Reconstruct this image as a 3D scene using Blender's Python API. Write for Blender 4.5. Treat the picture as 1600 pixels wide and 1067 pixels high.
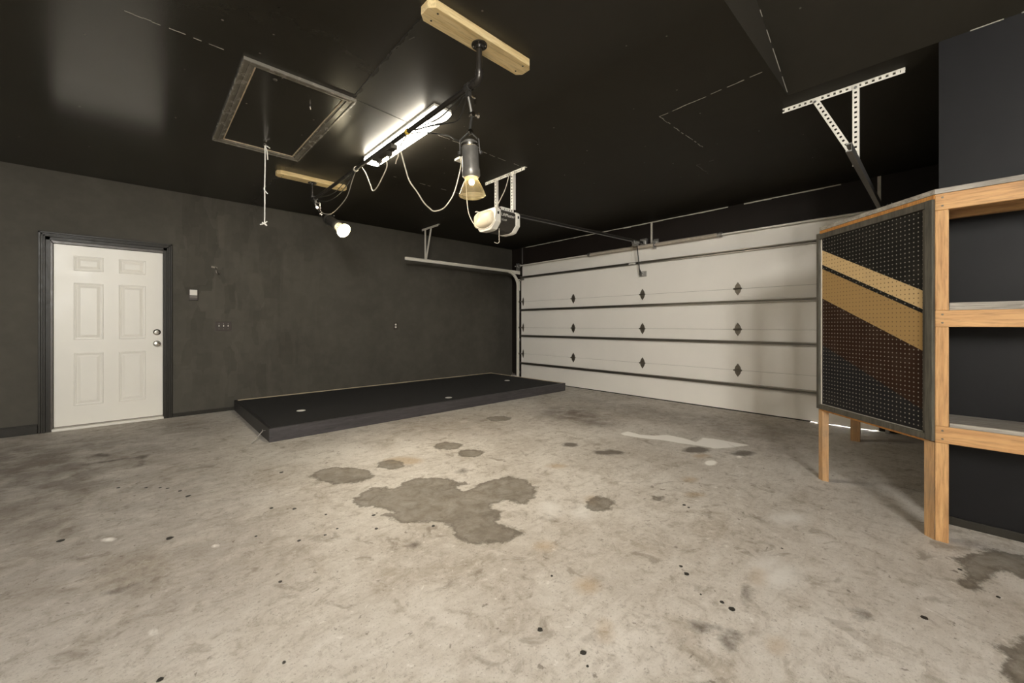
import bpy, bmesh, math, random
import numpy as np
from mathutils import Vector, Matrix, noise as mnoise
random.seed(7)
for o in list(bpy.data.objects): bpy.data.objects.remove(o, do_unlink=True)
S = bpy.context.scene
C = S.collection
R = math.radians

# ------------------------------------------------------------------ camera
FPX, Y0, YAW, CH = 623.9, 506.9, R(47.11), 1.15
cam = bpy.data.cameras.new('camera'); cam.sensor_width = 36; cam.lens = 36 * FPX / 1600
cam.shift_y = -(533.5 - Y0) / 1600; cam.clip_start = .05
co = bpy.data.objects.new('camera', cam); C.objects.link(co)
co.location = (0, 0, CH); co.rotation_euler = (R(90), 0, YAW - R(90)); S.camera = co
ca, sa = math.cos(YAW), math.sin(YAW)
def at(u, v, X=None, Y=None, Z=None):
    """photo pixel -> world point on the plane X=, Y= or Z="""
    r = (u - 800) / FPX; d = Vector((ca + r * sa, sa - r * ca, (Y0 - v) / FPX))
    t = X / d.x if X is not None else Y / d.y if Y is not None else (Z - CH) / d.z
    return Vector((0, 0, CH)) + d * t

# ------------------------------------------------------------------ world, exposure
w = bpy.data.worlds.new('world'); S.world = w; w.use_nodes = True
bg = w.node_tree.nodes['Background']
bg.inputs[0].default_value = (1.0, .975, .925, 1); bg.inputs[1].default_value = 40.0
vs = S.view_settings
vs.view_transform = 'Standard'; vs.look = 'None'; vs.gamma = 1; vs.use_curve_mapping = False
vs.exposure = 1.25
def portal(name, loc, rot, sx, sy):
    l = bpy.data.lights.new(name, 'AREA'); l.shape = 'RECTANGLE'; l.size = sx; l.size_y = sy
    l.cycles.is_portal = True
    o = bpy.data.objects.new(name, l); C.objects.link(o); o.location = loc; o.rotation_euler = rot
    return o

# room dimensions (metres)
H = 2.802            # ceiling
YW = 6.49            # left wall
XG = 6.03            # garage-door wall
XD = 5.79            # garage door inner face
XR = 3.42            # wall behind the shelf
YS = 0.012           # side wall beside the garage door
YF = 0.755           # step in the ceiling
XB, YN, HB = -2.6, -2.8, 4.0   # walls behind the camera
# unseen windows added behind the camera to bring in daylight
WN = (-2.54, -1.40, 1.95, 3.35)     # added high corner windows, set by the shadow direction: in wall_near (x0,x1,z0,z1)
WB = (-2.74, -2.24, 1.95, 3.35)     # ... and in wall_back, added to brighten the garage door (y0,y1,z0,z1)
portal('portal_near', ((WN[0] + WN[1]) / 2, YN - .02, (WN[2] + WN[3]) / 2), (R(90), 0, 0), WN[1] - WN[0], WN[3] - WN[2])
portal('portal_back', (XB - .02, (WB[0] + WB[1]) / 2, (WB[2] + WB[3]) / 2), (R(90), 0, R(-90)), WB[1] - WB[0], WB[3] - WB[2])

# ------------------------------------------------------------------ mesh helpers
class MB:
    def __init__(s): s.v = []; s.f = []; s.smooth = False
    def add(s, vs, fs):
        n = len(s.v); s.v += [tuple(v) for v in vs]; s.f += [tuple(i + n for i in f) for f in fs]; return s
    def box(s, x0, x1, y0, y1, z0, z1):
        return s.add([(x, y, z) for x in (x0, x1) for y in (y0, y1) for z in (z0, z1)],
                     [(0, 1, 3, 2), (4, 6, 7, 5), (0, 4, 5, 1), (2, 3, 7, 6), (0, 2, 6, 4), (1, 5, 7, 3)])
    def obox(s, c, a, b, d):
        c, a, b, d = Vector(c), Vector(a), Vector(b), Vector(d)
        return s.add([c + a * i + b * j + d * k for i in (-1, 1) for j in (-1, 1) for k in (-1, 1)],
                     [(0, 1, 3, 2), (4, 6, 7, 5), (0, 4, 5, 1), (2, 3, 7, 6), (0, 2, 6, 4), (1, 5, 7, 3)])
    def bar(s, p, q, w, t, side):
        """bar p->q, width w along 'side', thickness t across"""
        p, q = Vector(p), Vector(q); a = (q - p) / 2; u = a.normalized()
        b = Vector(side); b = (b - u * b.dot(u)).normalized(); d = u.cross(b)
        return s.obox((p + q) / 2, a, b * w / 2, d * t / 2)
    def prism(s, poly, vec):
        n = len(poly); vec = Vector(vec); P = [Vector(p) for p in poly]
        fs = [tuple(range(n)), tuple(range(2 * n - 1, n - 1, -1))] + [(i, (i + 1) % n, n + (i + 1) % n, n + i) for i in range(n)]
        return s.add(P + [p + vec for p in P], fs)
    def tube(s, pts, r, n=8, caps=True):
        s.smooth = True
        P = [Vector(p) for p in pts]; rs = r if isinstance(r, (list, tuple)) else [r] * len(P)
        T = [((P[min(i + 1, len(P) - 1)] - P[max(i - 1, 0)]).normalized()) for i in range(len(P))]
        u = T[0].orthogonal().normalized(); vs = []
        for i, p in enumerate(P):
            u = (u - T[i] * u.dot(T[i])).normalized(); b = T[i].cross(u)
            vs += [p + (u * math.cos(2 * math.pi * k / n) + b * math.sin(2 * math.pi * k / n)) * rs[i] for k in range(n)]
        fs = [(i * n + k, i * n + (k + 1) % n, (i + 1) * n + (k + 1) % n, (i + 1) * n + k) for i in range(len(P) - 1) for k in range(n)]
        if caps: fs += [tuple(range(n - 1, -1, -1)), tuple((len(P) - 1) * n + k for k in range(n))]
        return s.add(vs, fs)
    def lathe(s, prof, o, ax, n=24, caps=True):
        """prof = [(radius, distance along axis)]"""
        o, ax = Vector(o), Vector(ax).normalized()
        s.smooth = True; u = ax.orthogonal().normalized(); b = ax.cross(u); vs = []
        for r, t in prof:
            vs += [o + ax * t + (u * math.cos(2 * math.pi * k / n) + b * math.sin(2 * math.pi * k / n)) * max(r, 1e-4) for k in range(n)]
        m = len(prof)
        fs = [(i * n + k, i * n + (k + 1) % n, (i + 1) * n + (k + 1) % n, (i + 1) * n + k) for i in range(m - 1) for k in range(n)]
        if caps: fs += [tuple(range(n - 1, -1, -1)), tuple((m - 1) * n + k for k in range(n))]
        return s.add(vs, fs)
    def build(s, name, m, parent=None, bevel=0, recalc=True):
        org = ORG.get(parent.name, Vector((0, 0, 0))) if parent else Vector((0, 0, 0))
        me = bpy.data.meshes.new(name)
        me.from_pydata([tuple(Vector(v) - org) for v in s.v], [], s.f)
        if recalc:
            bm = bmesh.new(); bm.from_mesh(me); bmesh.ops.recalc_face_normals(bm, faces=bm.faces); bm.to_mesh(me); bm.free()
        me.materials.append(m)
        if s.smooth:
            me.polygons.foreach_set('use_smooth', [True] * len(me.polygons)); me.set_sharp_from_angle(angle=R(38))
        o = bpy.data.objects.new(name, me); C.objects.link(o)
        if parent: o.parent = parent; ORG[o.name] = org
        if bevel:
            b = o.modifiers.new('bevel', 'BEVEL'); b.width = bevel; b.segments = 2; b.limit_method = 'ANGLE'; b.angle_limit = R(50)
        return o
ORG = {}
def thing(name, loc, label, cat, group=None):
    o = bpy.data.objects.new(name, None); C.objects.link(o); o.location = loc; o.empty_display_size = .1
    ORG[o.name] = Vector(loc); return tag(o, label, cat, group)
def tag(o, label, cat, group=None):
    o['label'] = label; o['category'] = cat
    if group: o['group'] = group
    return o
def struct(o): o['kind'] = 'structure'; return o
def spline(pts, n=8):
    P = [Vector(p) for p in pts]; P = [P[0] * 2 - P[1]] + P + [P[-1] * 2 - P[-2]]; out = []
    for i in range(1, len(P) - 2):
        for k in range(n):
            t = k / n; a, b, c, d = P[i - 1:i + 3]
            out.append(.5 * ((2 * b) + (c - a) * t + (2 * a - 5 * b + 4 * c - d) * t * t + (3 * b - a - 3 * c + d) * t ** 3))
    return out + [P[-2]]

# ------------------------------------------------------------------ materials
class NT:
    def __init__(s, name):
        s.m = bpy.data.materials.new(name); s.m.use_nodes = True; s.t = s.m.node_tree
        s.b = s.t.nodes['Principled BSDF']
    def n(s, ty, **kw):
        nd = s.t.nodes.new(ty)
        for k, v in kw.items():
            if k.startswith('_'): setattr(nd, k[1:], v)
            else: s.set(nd.inputs[int(k[1:]) if k[0] == 'i' and k[1:].isdigit() else k], v)
        return nd
    def set(s, sock, v):
        if isinstance(v, bpy.types.NodeSocket): s.t.links.new(v, sock)
        elif hasattr(v, 'outputs'): s.t.links.new(v.outputs[0], sock)
        else:
            try: sock.default_value = v
            except Exception: sock.default_value = (*v, 1)
    def coord(s, scale=(1, 1, 1), kind='Object'):
        tc = s.n('ShaderNodeTexCoord'); mp = s.n('ShaderNodeMapping', Scale=scale); s.set(mp.inputs[0], tc.outputs[kind]); return mp.outputs[0]
    def noise(s, vec, scale, detail=4, rough=.55, dist=0):
        nd = s.n('ShaderNodeTexNoise', Scale=scale, Detail=detail, Roughness=rough, Distortion=dist); s.set(nd.inputs['Vector'], vec); return nd.outputs['Fac']
    def ramp(s, f, a, b, c0=0, c1=1):
        nd = s.n('ShaderNodeMapRange', i1=a, i2=b, i3=c0, i4=c1); nd.clamp = True; s.set(nd.inputs[0], f); return nd.outputs[0]
    def math(s, op, a, b=0, c=0):
        nd = s.n('ShaderNodeMath', _operation=op, i0=a, i1=b, i2=c); return nd.outputs[0]
    def mix(s, f, a, b, mode='MIX'):
        nd = s.n('ShaderNodeMix', _data_type='RGBA', _blend_type=mode); s.set(nd.inputs[0], f); s.set(nd.inputs[6], a); s.set(nd.inputs[7], b); return nd.outputs[2]
    def bump(s, h, strength=.2, dist=.01):
        nd = s.n('ShaderNodeBump', Strength=strength, Distance=dist); s.set(nd.inputs['Height'], h); s.set(s.b.inputs['Normal'], nd.outputs[0])
    def out(s, col=None, rough=.5, metal=0, spec=None):
        if col is not None: s.set(s.b.inputs['Base Color'], col)
        s.set(s.b.inputs['Roughness'], rough); s.b.inputs['Metallic'].default_value = metal
        if spec is not None: s.b.inputs['Specular IOR Level'].default_value = spec
        return s.m
def plain(name, col, rough=.5, metal=0, var=.15, scale=12, bump=0, spec=None):
    t = NT(name); v = t.coord(); f = t.noise(v, scale, 5)
    c = t.mix(f, tuple(x * (1 - var) for x in col), tuple(min(1, x * (1 + var)) for x in col))
    if bump: t.bump(t.noise(v, scale * 6, 3), bump, .004)
    return t.out(c, t.ramp(f, .3, .7, max(.02, rough - .06), min(1, rough + .06)), metal, spec)
def emit(name, col, strength):
    t = NT(name); t.set(t.b.inputs['Base Color'], (.8, .8, .75)); t.set(t.b.inputs['Emission Color'], col); t.b.inputs['Emission Strength'].default_value = strength; return t.m
def wood(name, axis, a=(.47, .24, .088), b=(.68, .405, .175), rough=.55, knots=True, dark_marks=0.):
    sc = [14, 14, 14]; sc['xyz'.index(axis)] = 1.1
    kc = [5, 5, 5]; kc['xyz'.index(axis)] = 2.2
    t = NT(name); v = t.coord(tuple(sc)); f = t.noise(v, 2.2, 7, .62, .9)
    fine = t.noise(v, 9, 4, .6, .2)
    c = t.mix(t.ramp(f, .32, .68), a, b)
    c = t.mix(t.math('MULTIPLY', t.ramp(fine, .48, .68), .55), c, tuple(x * .55 for x in a))
    if knots:
        vk = t.n('ShaderNodeTexVoronoi', Scale=1.0); t.set(vk.inputs['Vector'], t.coord(tuple(kc)))
        k = t.ramp(vk.outputs['Distance'], .06, .26, 1, 0)
        c = t.mix(t.math('MULTIPLY', k, .7), c, tuple(x * .35 for x in a))
    if dark_marks:
        c = t.mix(t.math('MULTIPLY', t.ramp(t.noise(t.coord(), 5, 5, .65), .45, .7), dark_marks), c, (.20, .17, .13))
    t.bump(f, .15, .003)
    return t.out(c, rough)

def paint_dark(name, col, rough, speck=.0, patches=False, sheen_var=.05, mott=.35, gloss_zone=False, spec=.22):
    t = NT(name); v = t.coord(); big = t.noise(v, 1.3, 5, .6); mid = t.noise(v, 7, 5, .6)
    c = t.mix(big, tuple(x * .75 for x in col), tuple(x * 1.3 for x in col))
    c = t.mix(t.math('MULTIPLY', t.ramp(mid, .4, .7), mott), c, tuple(x * 1.5 for x in col))
    rr = t.ramp(mid, .3, .7, rough - sheen_var, rough + sheen_var)
    if patches:
        # roller and brush touch-ups: overlapping squarish patches around the switches, fading along the wall
        sx = t.n('ShaderNodeSeparateXYZ'); t.set(sx.inputs[0], v)
        wob = t.noise(v, 3.0, 3)
        m = t.math('MULTIPLY', t.ramp(sx.outputs[0], .15, .45), t.ramp(sx.outputs[0], 1.3, 2.5, 1, .12))
        for sc, w8, off in ((2.3, 1.0, 0), (4.6, .8, 3.3), (7.5, .5, 7.7)):
            vo = t.n('ShaderNodeTexVoronoi', _distance='CHEBYCHEV', Scale=sc, Randomness=.85)
            mp = t.n('ShaderNodeMapping', Scale=(1.7, 0, .62), Location=(off, 0, off)); t.set(mp.inputs[0], v)
            ad = t.n('ShaderNodeVectorMath', _operation='ADD'); t.set(ad.inputs[0], mp.outputs[0])
            ws = t.n('ShaderNodeCombineXYZ'); t.set(ws.inputs[0], t.math('MULTIPLY', wob, .12)); t.set(ad.inputs[1], ws.outputs[0])
            t.set(vo.inputs['Vector'], ad.outputs[0])
            cs = t.n('ShaderNodeSeparateColor'); t.set(cs.inputs[0], vo.outputs['Color'])
            k = t.math('MULTIPLY', t.math('MULTIPLY', t.ramp(cs.outputs[0], .45, 1.0), m), .34 * w8)
            c = t.mix(k, c, (.125, .115, .093))
            k2 = t.math('MULTIPLY', t.math('MULTIPLY', t.ramp(cs.outputs[1], .7, 1.0), m), .32 * w8)
            c = t.mix(k2, c, (.042, .038, .031))
    if speck:
        sp = t.n('ShaderNodeTexVoronoi', Scale=9.0); t.set(sp.inputs['Vector'], v)
        cs = t.n('ShaderNodeSeparateColor'); t.set(cs.inputs[0], sp.outputs['Color'])
        k = t.math('MULTIPLY', t.ramp(sp.outputs['Distance'], .03, .07, 1, 0), t.ramp(cs.outputs[0], .75, .8))
        c = t.mix(t.math('MULTIPLY', k, speck), c, (.3, .28, .24))
    t.bump(t.noise(v, 60, 3), .08 if not gloss_zone else .03, .004)
    if gloss_zone:      # fresher, glossier coat on the left half of the ceiling
        sx = t.n('ShaderNodeSeparateXYZ'); t.set(sx.inputs[0], v); k = t.ramp(sx.outputs[0], .9, 2.6)
        rr = t.math('ADD', t.ramp(sx.outputs[0], .8, 2.2, .19, .55), t.math('MULTIPLY', t.math('SUBTRACT', big, .5), .1))
        t.set(t.b.inputs['Specular IOR Level'], t.ramp(sx.outputs[0], .8, 2.2, .5, .07))
    return t.out(c, rr, 0, None if gloss_zone else spec)

M = {}
M['ceiling'] = paint_dark('ceiling_black_paint', (.031, .0278, .0215), .36, speck=.8, sheen_var=.012, mott=.12, gloss_zone=True)
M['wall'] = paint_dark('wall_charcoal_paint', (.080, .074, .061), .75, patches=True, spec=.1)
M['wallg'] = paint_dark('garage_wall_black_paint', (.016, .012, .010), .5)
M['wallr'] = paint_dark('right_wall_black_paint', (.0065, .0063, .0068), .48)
M['drywall'] = plain('pale_drywall', (.62, .60, .56), .8)
M['trimdark'] = plain('dark_trim_paint', (.030, .027, .021), .42, var=.3, scale=20, spec=.25)
M['jamb'] = plain('worn_jamb_paint', (.075, .062, .048), .4, var=.45, scale=30)
M['white'] = plain('white_door_paint', (.86, .83, .75), .38, var=.03, scale=4)
M['gdoor'] = plain('garage_door_white', (.90, .865, .80), .5, var=.04, scale=2.5, bump=.05)
M['gjoint'] = plain('section_joint_grey', (.30, .27, .23), .7)
M['galv'] = plain('galvanised_steel', (.42, .41, .39), .38, .85, var=.25, scale=25)
M['strut'] = plain('strut_steel', (.30, .28, .25), .35, .9, var=.2, scale=8)
M['hinge'] = plain('hinge_steel', (.20, .18, .15), .4, .85, var=.4, scale=60)
M['whitemetal'] = plain('white_enamel_metal', (.80, .77, .69), .4, var=.06, scale=20)
M['hole'] = plain('dark_hole', (.02, .018, .015), .8)
M['blackpipe'] = plain('black_iron_pipe', (.045, .040, .034), .32, .6, var=.35, scale=35)
M['chrome'] = plain('chrome', (.62, .60, .55), .18, 1.0, var=.1, scale=30)
M['blackmetal'] = plain('black_metal', (.05, .047, .042), .35, .4, var=.3, scale=30)
M['can'] = plain('lamp_housing_grey', (.20, .19, .17), .38, .5, var=.45, scale=25)
M['cable'] = plain('black_cable', (.02, .019, .017), .45)
M['cord'] = plain('tan_cord', (.62, .56, .45), .5)
M['whitecord'] = plain('white_cord', (.82, .80, .74), .6)
M['yellow'] = plain('yellow_tape', (.72, .50, .08), .5)
M['carpet'] = plain('black_carpet', (.018, .0165, .015), .95, var=.5, scale=120, bump=.5)
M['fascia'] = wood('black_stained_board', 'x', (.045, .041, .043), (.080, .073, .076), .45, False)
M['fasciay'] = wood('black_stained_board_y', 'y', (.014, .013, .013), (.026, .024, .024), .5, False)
M['rawply'] = wood('raw_plywood_edge', 'x', (.55, .44, .29), (.74, .63, .46), .7, False)
M['rawplyy'] = wood('raw_plywood_edge_y', 'y', (.55, .44, .29), (.74, .63, .46), .7, False)
M['wx'] = wood('pine_x', 'x'); M['wy'] = wood('pine_y', 'y'); M['wz'] = wood('pine_z', 'z')
M['wzd'] = wood('worn_pine_z', 'z', (.42, .23, .10), (.62, .38, .18), .6, True, .5)
M['block'] = wood('pale_pine_block', 'x', (.74, .54, .24), (.88, .72, .42), .5)
M['grey'] = wood('weathered_grey_board_y', 'y', (.22, .20, .17), (.48, .44, .38), .7, False)
M['greyd'] = wood('grey_stained_frame_z', 'z', (.05, .045, .034), (.115, .103, .080), .6, False)
M['greydh'] = wood('grey_stained_frame_h', 'z', (.05, .045, .034), (.115, .103, .080), .6, False)
M['orange'] = wood('orange_stained_strip', 'z', (.42, .17, .035), (.62, .29, .07), .5, False)
M['plastic'] = plain('dark_opener_plastic', (.045, .040, .033), .35)
M['brown_plate'] = plain('brown_plate', (.045, .032, .025), .4)
M['fluor'] = emit('fluorescent_diffuser', (1, .91, .75, 1), 20)
M['bulb_hot'] = emit('bulb_filament', (1, .80, .42, 1), 60)
M['bulb_face'] = emit('lit_bulb_face', (1, .88, .60, 1), 22)
def glassy():
    t = NT('bulb_glass'); n = t.t.nodes
    tr = t.n('ShaderNodeBsdfTransparent'); gl = t.n('ShaderNodeBsdfGlossy', Roughness=.12, Color=(.9, .85, .72))
    df = t.n('ShaderNodeBsdfTranslucent', Color=(.6, .52, .36))
    m1 = t.n('ShaderNodeMixShader', i0=.3); t.set(m1.inputs[1], gl); t.set(m1.inputs[2], df)
    mx = t.n('ShaderNodeMixShader', i0=.36); t.set(mx.inputs[1], tr); t.set(mx.inputs[2], m1)
    t.set(n['Material Output'].inputs[0], mx); return t.m
M['glass'] = glassy()

# ------------------------------------------------------------------ floor (grid carrying stain masks and one painted shadow)
def floor():
    st = .017; x0, x1, y0, y1 = -1.2, 5.99, -1.6, YW + .05
    xs = np.arange(x0, x1 + st, st); ys = np.arange(y0, y1 + st, st); nx, ny = len(xs), len(ys)
    gx, gy = np.meshgrid(xs, ys, indexing='ij'); px, py = gx.ravel(), gy.ravel()
    me = bpy.data.meshes.new('floor')
    v = np.zeros((nx * ny, 3), np.float32); v[:, 0] = px; v[:, 1] = py
    i, j = np.meshgrid(np.arange(nx - 1), np.arange(ny - 1), indexing='ij'); a = (i * ny + j).ravel()
    q = np.stack([a, a + ny, a + ny + 1, a + 1], 1).astype(np.int32)
    me.vertices.add(len(v)); me.vertices.foreach_set('co', v.ravel())
    me.loops.add(q.size); me.loops.foreach_set('vertex_index', q.ravel())
    me.polygons.add(len(q)); me.polygons.foreach_set('loop_start', np.arange(0, q.size, 4, dtype=np.int32))
    me.update(calc_edges=True)
    def poly(pts, o, sc):
        return np.array([at(o[0] + a / sc, o[1] + b / sc, Z=0)[:2] for a, b in pts])
    def sdf(P):
        d = np.full(len(px), 9.0); ins = np.zeros(len(px), bool)
        lo, hi = P.min(0) - .25, P.max(0) + .25
        k = np.where((px > lo[0]) & (px < hi[0]) & (py > lo[1]) & (py < hi[1]))[0]
        X, Y = px[k], py[k]; dd = np.full(len(k), 9.0); c = np.zeros(len(k), bool)
        for m in range(len(P)):
            a, b = P[m], P[(m + 1) % len(P)]; e = b - a; L = (e ** 2).sum() + 1e-9
            t = np.clip(((X - a[0]) * e[0] + (Y - a[1]) * e[1]) / L, 0, 1)
            dd = np.minimum(dd, np.hypot(X - a[0] - t * e[0], Y - a[1] - t * e[1]))
            cr = ((a[1] > Y) != (b[1] > Y)) & (X < (b[0] - a[0]) * (Y - a[1]) / (b[1] - a[1] + 1e-12) + a[0]); c ^= cr
        d[k] = np.where(c, -dd, dd); return d
    def ell(u, v_, ru, rv, n=14):
        return np.array([at(u + ru * math.cos(2 * math.pi * k / n), v_ + rv * math.sin(2 * math.pi * k / n), Z=0)[:2] for k in range(n)])
    A = ((480, 640), 3.81); B = ((840, 600), 3.478); Cc = ((800, 850), 2.0); Dd = ((0, 640), 2.498)
    wet = [poly([(275,545),(330,490),(400,465),(520,470),(560,440),(620,415),(740,400),(830,415),(960,440),(880,465),(930,490),(990,465),(1080,420),(1190,400),(1300,415),(1350,460),(1360,520),(1290,555),(1190,540),(1110,565),(1085,590),(1140,620),(1130,670),(1160,695),(1220,700),(1290,735),(1240,765),(1150,790),(1060,800),(960,790),(900,765),(860,710),(850,680),(760,665),(690,675),(620,670),(560,665),(465,625),(520,610),(480,595),(420,580),(310,578)], *A)]
    wet += [ell(*e) for e in ((533,743,47,13),(611,726,22,7),(700,697,22,6),(735,708,19,6),(779,654,19,4),(938,788,22,11),(1031,778,10,4))]
    wet += [poly([(1390,40),(1480,20),(1600,30),(1640,80),(1600,110),(1520,70),(1480,110),(1450,150),(1400,120),(1420,90)], *Cc),
            poly([(1500,310),(1560,320),(1620,300),(1700,420),(1600,460),(1530,400),(1560,370)], *Cc)]
    dark_marks = [(ell(120, 850, 330, 170), .30), (ell(-20, 1000, 300, 120), .22), (ell(640, 668, 200, 22), .22), (poly([(0,140),(120,120),(260,125),(350,180),(400,225),(300,235),(200,205),(60,190)], *B), .75),
            (poly([(180,60),(700,140),(1250,210),(1500,260),(1400,420),(1100,330),(900,240),(600,190),(350,150)], *B), .35),  # shade along the garage door's foot, painted in among the dirt patches
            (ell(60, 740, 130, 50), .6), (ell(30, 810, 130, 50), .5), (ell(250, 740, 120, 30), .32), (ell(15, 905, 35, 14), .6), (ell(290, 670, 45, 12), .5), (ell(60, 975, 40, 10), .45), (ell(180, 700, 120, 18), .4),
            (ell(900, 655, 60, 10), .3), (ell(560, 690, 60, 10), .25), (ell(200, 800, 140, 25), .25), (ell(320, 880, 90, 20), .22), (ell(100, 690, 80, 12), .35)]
    white = [poly([(450,268),(490,257),(560,275),(640,280),(700,275),(800,295),(860,315),(900,292),(980,300),(1040,312),(1150,332),(1050,345),(960,350),(880,335),(800,325),(680,305),(560,292),(470,278)], *B),
             ell(1110,723,9,4), ell(1155,714,4,2), ell(170,843,12,2), ell(337,853,4,2), ell(240,987,4,4)]
    soft = [ell(862,797,14,12), ell(910,800,16,10), ell(1220,900,30,18), ell(1200,880,22,12), ell(1230,810,30,9)]
    black = [ell(951,707,24,4), ell(890,695,12,3), ell(1087,703,20,5), ell(1160,708,18,4), ell(158,711,14,3), ell(722,736,8,3), poly([(560,245),(600,255),(650,262),(600,275),(570,262)], *Cc),
             poly([(650,290),(690,270),(700,280),(672,295),(695,325),(680,330),(650,305)], *Cc), ell(1345,963,12,7), ell(645,852,6,3),
             poly([(540,178),(575,178),(555,196),(560,205),(545,220),(552,196)], *Dd), poly([(310,215),(570,178),(568,182),(320,218)], *Dd), ell(1165,930,5,14), poly([(405,720),(450,705),(540,680),(450,712)], *Dd)]
    rust = [ell(925,782,9,6), ell(1085,773,14,3), ell(1078,749,10,3), ell(850,853,14,6), ell(945,985,7,14), ell(918,915,16,10), ell(1187,900,9,12), ell(870,728,16,3), ell(1215,1010,10,8), ell(1095,712,12,3), ell(630,720,30,6)]
    enc = lambda P, s: np.clip(.5 - s * np.minimum.reduce([sdf(p) for p in P]), 0, 1)
    col = np.zeros((len(px), 4), np.float32)
    col[:, 0] = enc(wet, 5); col[:, 2] = enc(white, 5); col[:, 3] = enc(black, 8)
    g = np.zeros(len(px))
    for p, s in dark_marks: g = np.maximum(g, s * np.clip(.5 - 2.2 * sdf(p), 0, 1))
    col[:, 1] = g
    c2 = np.zeros((len(px), 4), np.float32); c2[:, 0] = enc(rust, 6); c2[:, 1] = enc(soft, 4); c2[:, 3] = 1
    for nm, arr in (('marks', col), ('marks_b', c2)):
        at_ = me.color_attributes.new(nm, 'FLOAT_COLOR', 'POINT'); at_.data.foreach_set('color', arr.ravel())
    t = NT('stained_concrete'); v = t.coord()
    mk = t.n('ShaderNodeAttribute', _attribute_name='marks'); mb = t.n('ShaderNodeAttribute', _attribute_name='marks_b')
    s1 = t.n('ShaderNodeSeparateColor'); t.set(s1.inputs[0], mk.outputs['Color']); s2 = t.n('ShaderNodeSeparateColor'); t.set(s2.inputs[0], mb.outputs['Color'])
    big = t.noise(v, .9, 6, .62, .4); mid = t.noise(v, 4.5, 7, .66, .3); fine = t.noise(v, 38, 5, .7)
    stv = t.coord((2.0, 9.0, 1)); streak = t.noise(stv, 2.2, 7, .68, .6)
    edge = t.noise(v, 9, 8, .72, .3); tiny = t.noise(v, 130, 3, .7)
    m2_ = t.noise(v, 11, 6, .72, .5); blot = t.noise(v, 2.2, 5, .6, 1.2)
    c = t.mix(t.ramp(big, .34, .66), (.47, .425, .365), (.68, .64, .58))
    c = t.mix(t.math('MULTIPLY', t.ramp(streak, .50, .68), .38), c, (.33, .28, .22))
    c = t.mix(t.math('MULTIPLY', t.ramp(blot, .55, .68), .55), c, (.66, .625, .57))
    c = t.mix(t.math('MULTIPLY', t.ramp(blot, .43, .30), .5), c, (.33, .275, .205))
    c = t.mix(t.math('MULTIPLY', t.ramp(m2_, .52, .68), .55), c, (.68, .645, .59))
    c = t.mix(t.math('MULTIPLY', t.ramp(m2_, .47, .33), .6), c, (.31, .265, .205))
    c = t.mix(t.math('MULTIPLY', t.ramp(fine, .54, .68), t.ramp(blot, .4, .62, .5, .12)), c, (.22, .19, .155))
    c = t.mix(t.math('MULTIPLY', t.ramp(fine, .44, .32), .35), c, (.70, .67, .62))
    c = t.mix(t.math('MULTIPLY', t.ramp(tiny, .58, .68), .35), c, (.17, .145, .12))
    sb = t.noise(v, 6.5, 6, .66, .8); sf = t.noise(v, 19, 4, .6, .4); sp_ = t.noise(v, 75, 4, .62)
    c = t.mix(t.math('MULTIPLY', t.ramp(sb, .57, .66), t.ramp(big, .35, .6, .7, .28)), c, (.20, .16, .115))
    c = t.mix(t.math('MULTIPLY', t.ramp(sf, .66, .70), .7), c, (.16, .13, .10))
    c = t.mix(t.math('MULTIPLY', t.ramp(sf, .34, .30), .5), c, (.80, .77, .72))
    c = t.mix(t.math('MULTIPLY', t.ramp(sp_, .60, .66), .5), c, (.20, .17, .14))
    # dirt, and the painted shade by the garage door
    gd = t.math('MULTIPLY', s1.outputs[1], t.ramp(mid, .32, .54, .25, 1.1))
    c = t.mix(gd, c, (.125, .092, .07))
    # rust and pale scuffs
    def mask(src, amp, w): return t.ramp(t.math('ADD', src, t.math('MULTIPLY', t.math('SUBTRACT', edge, .5), amp)), .5 - w, .5 + w)
    c = t.mix(t.math('MULTIPLY', mask(s2.outputs[0], .5, .2), .55), c, (.42, .29, .15))
    c = t.mix(t.math('MULTIPLY', mask(s2.outputs[1], .6, .2), .6), c, (.78, .76, .72))
    # damp stains with a darker rim
    wm = mask(s1.outputs[0], .95, .06)
    c = t.mix(t.math('MULTIPLY', wm, t.ramp(m2_, .35, .65, .92, .66)), c, t.mix(t.ramp(mid, .35, .65), (.125, .105, .078), (.215, .185, .145)))
    rim = t.math('MULTIPLY', wm, t.ramp(t.math('ADD', s1.outputs[0], t.math('MULTIPLY', t.math('SUBTRACT', edge, .5), .95)), .52, .64, 1, 0))
    c = t.mix(t.math('MULTIPLY', rim, .6), c, (.085, .068, .048))
    c = t.mix(t.math('MULTIPLY', mask(mk.outputs['Alpha'], 1.1, .18), .85), c, (.10, .08, .06))
    c = t.mix(mask(s1.outputs[2], .25, .05), c, t.mix(mid, (.90, .87, .81), (.97, .94, .89)))
    # hairline cracks
    vo = t.n('ShaderNodeTexVoronoi', _feature='DISTANCE_TO_EDGE', Scale=.42); 
    wv = t.n('ShaderNodeVectorMath', _operation='ADD'); t.set(wv.inputs[0], v)
    nw = t.n('ShaderNodeTexNoise', Scale=2.5, Detail=5); t.set(nw.inputs['Vector'], v)
    wm2 = t.n('ShaderNodeVectorMath', _operation='SCALE'); t.set(wm2.inputs[0], nw.outputs['Color']); wm2.inputs['Scale'].default_value = .5
    t.set(wv.inputs[1], wm2.outputs[0]); t.set(vo.inputs['Vector'], wv.outputs[0])
    c = t.mix(t.math('MULTIPLY', t.ramp(vo.outputs['Distance'], .0, .004, 1, 0), t.ramp(big, .5, .6, 0, .35)), c, (.2, .17, .13))
    t.bump(t.math('ADD', t.math('MULTIPLY', mid, .6), t.math('MULTIPLY', fine, .5)), .22, .01)
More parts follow.
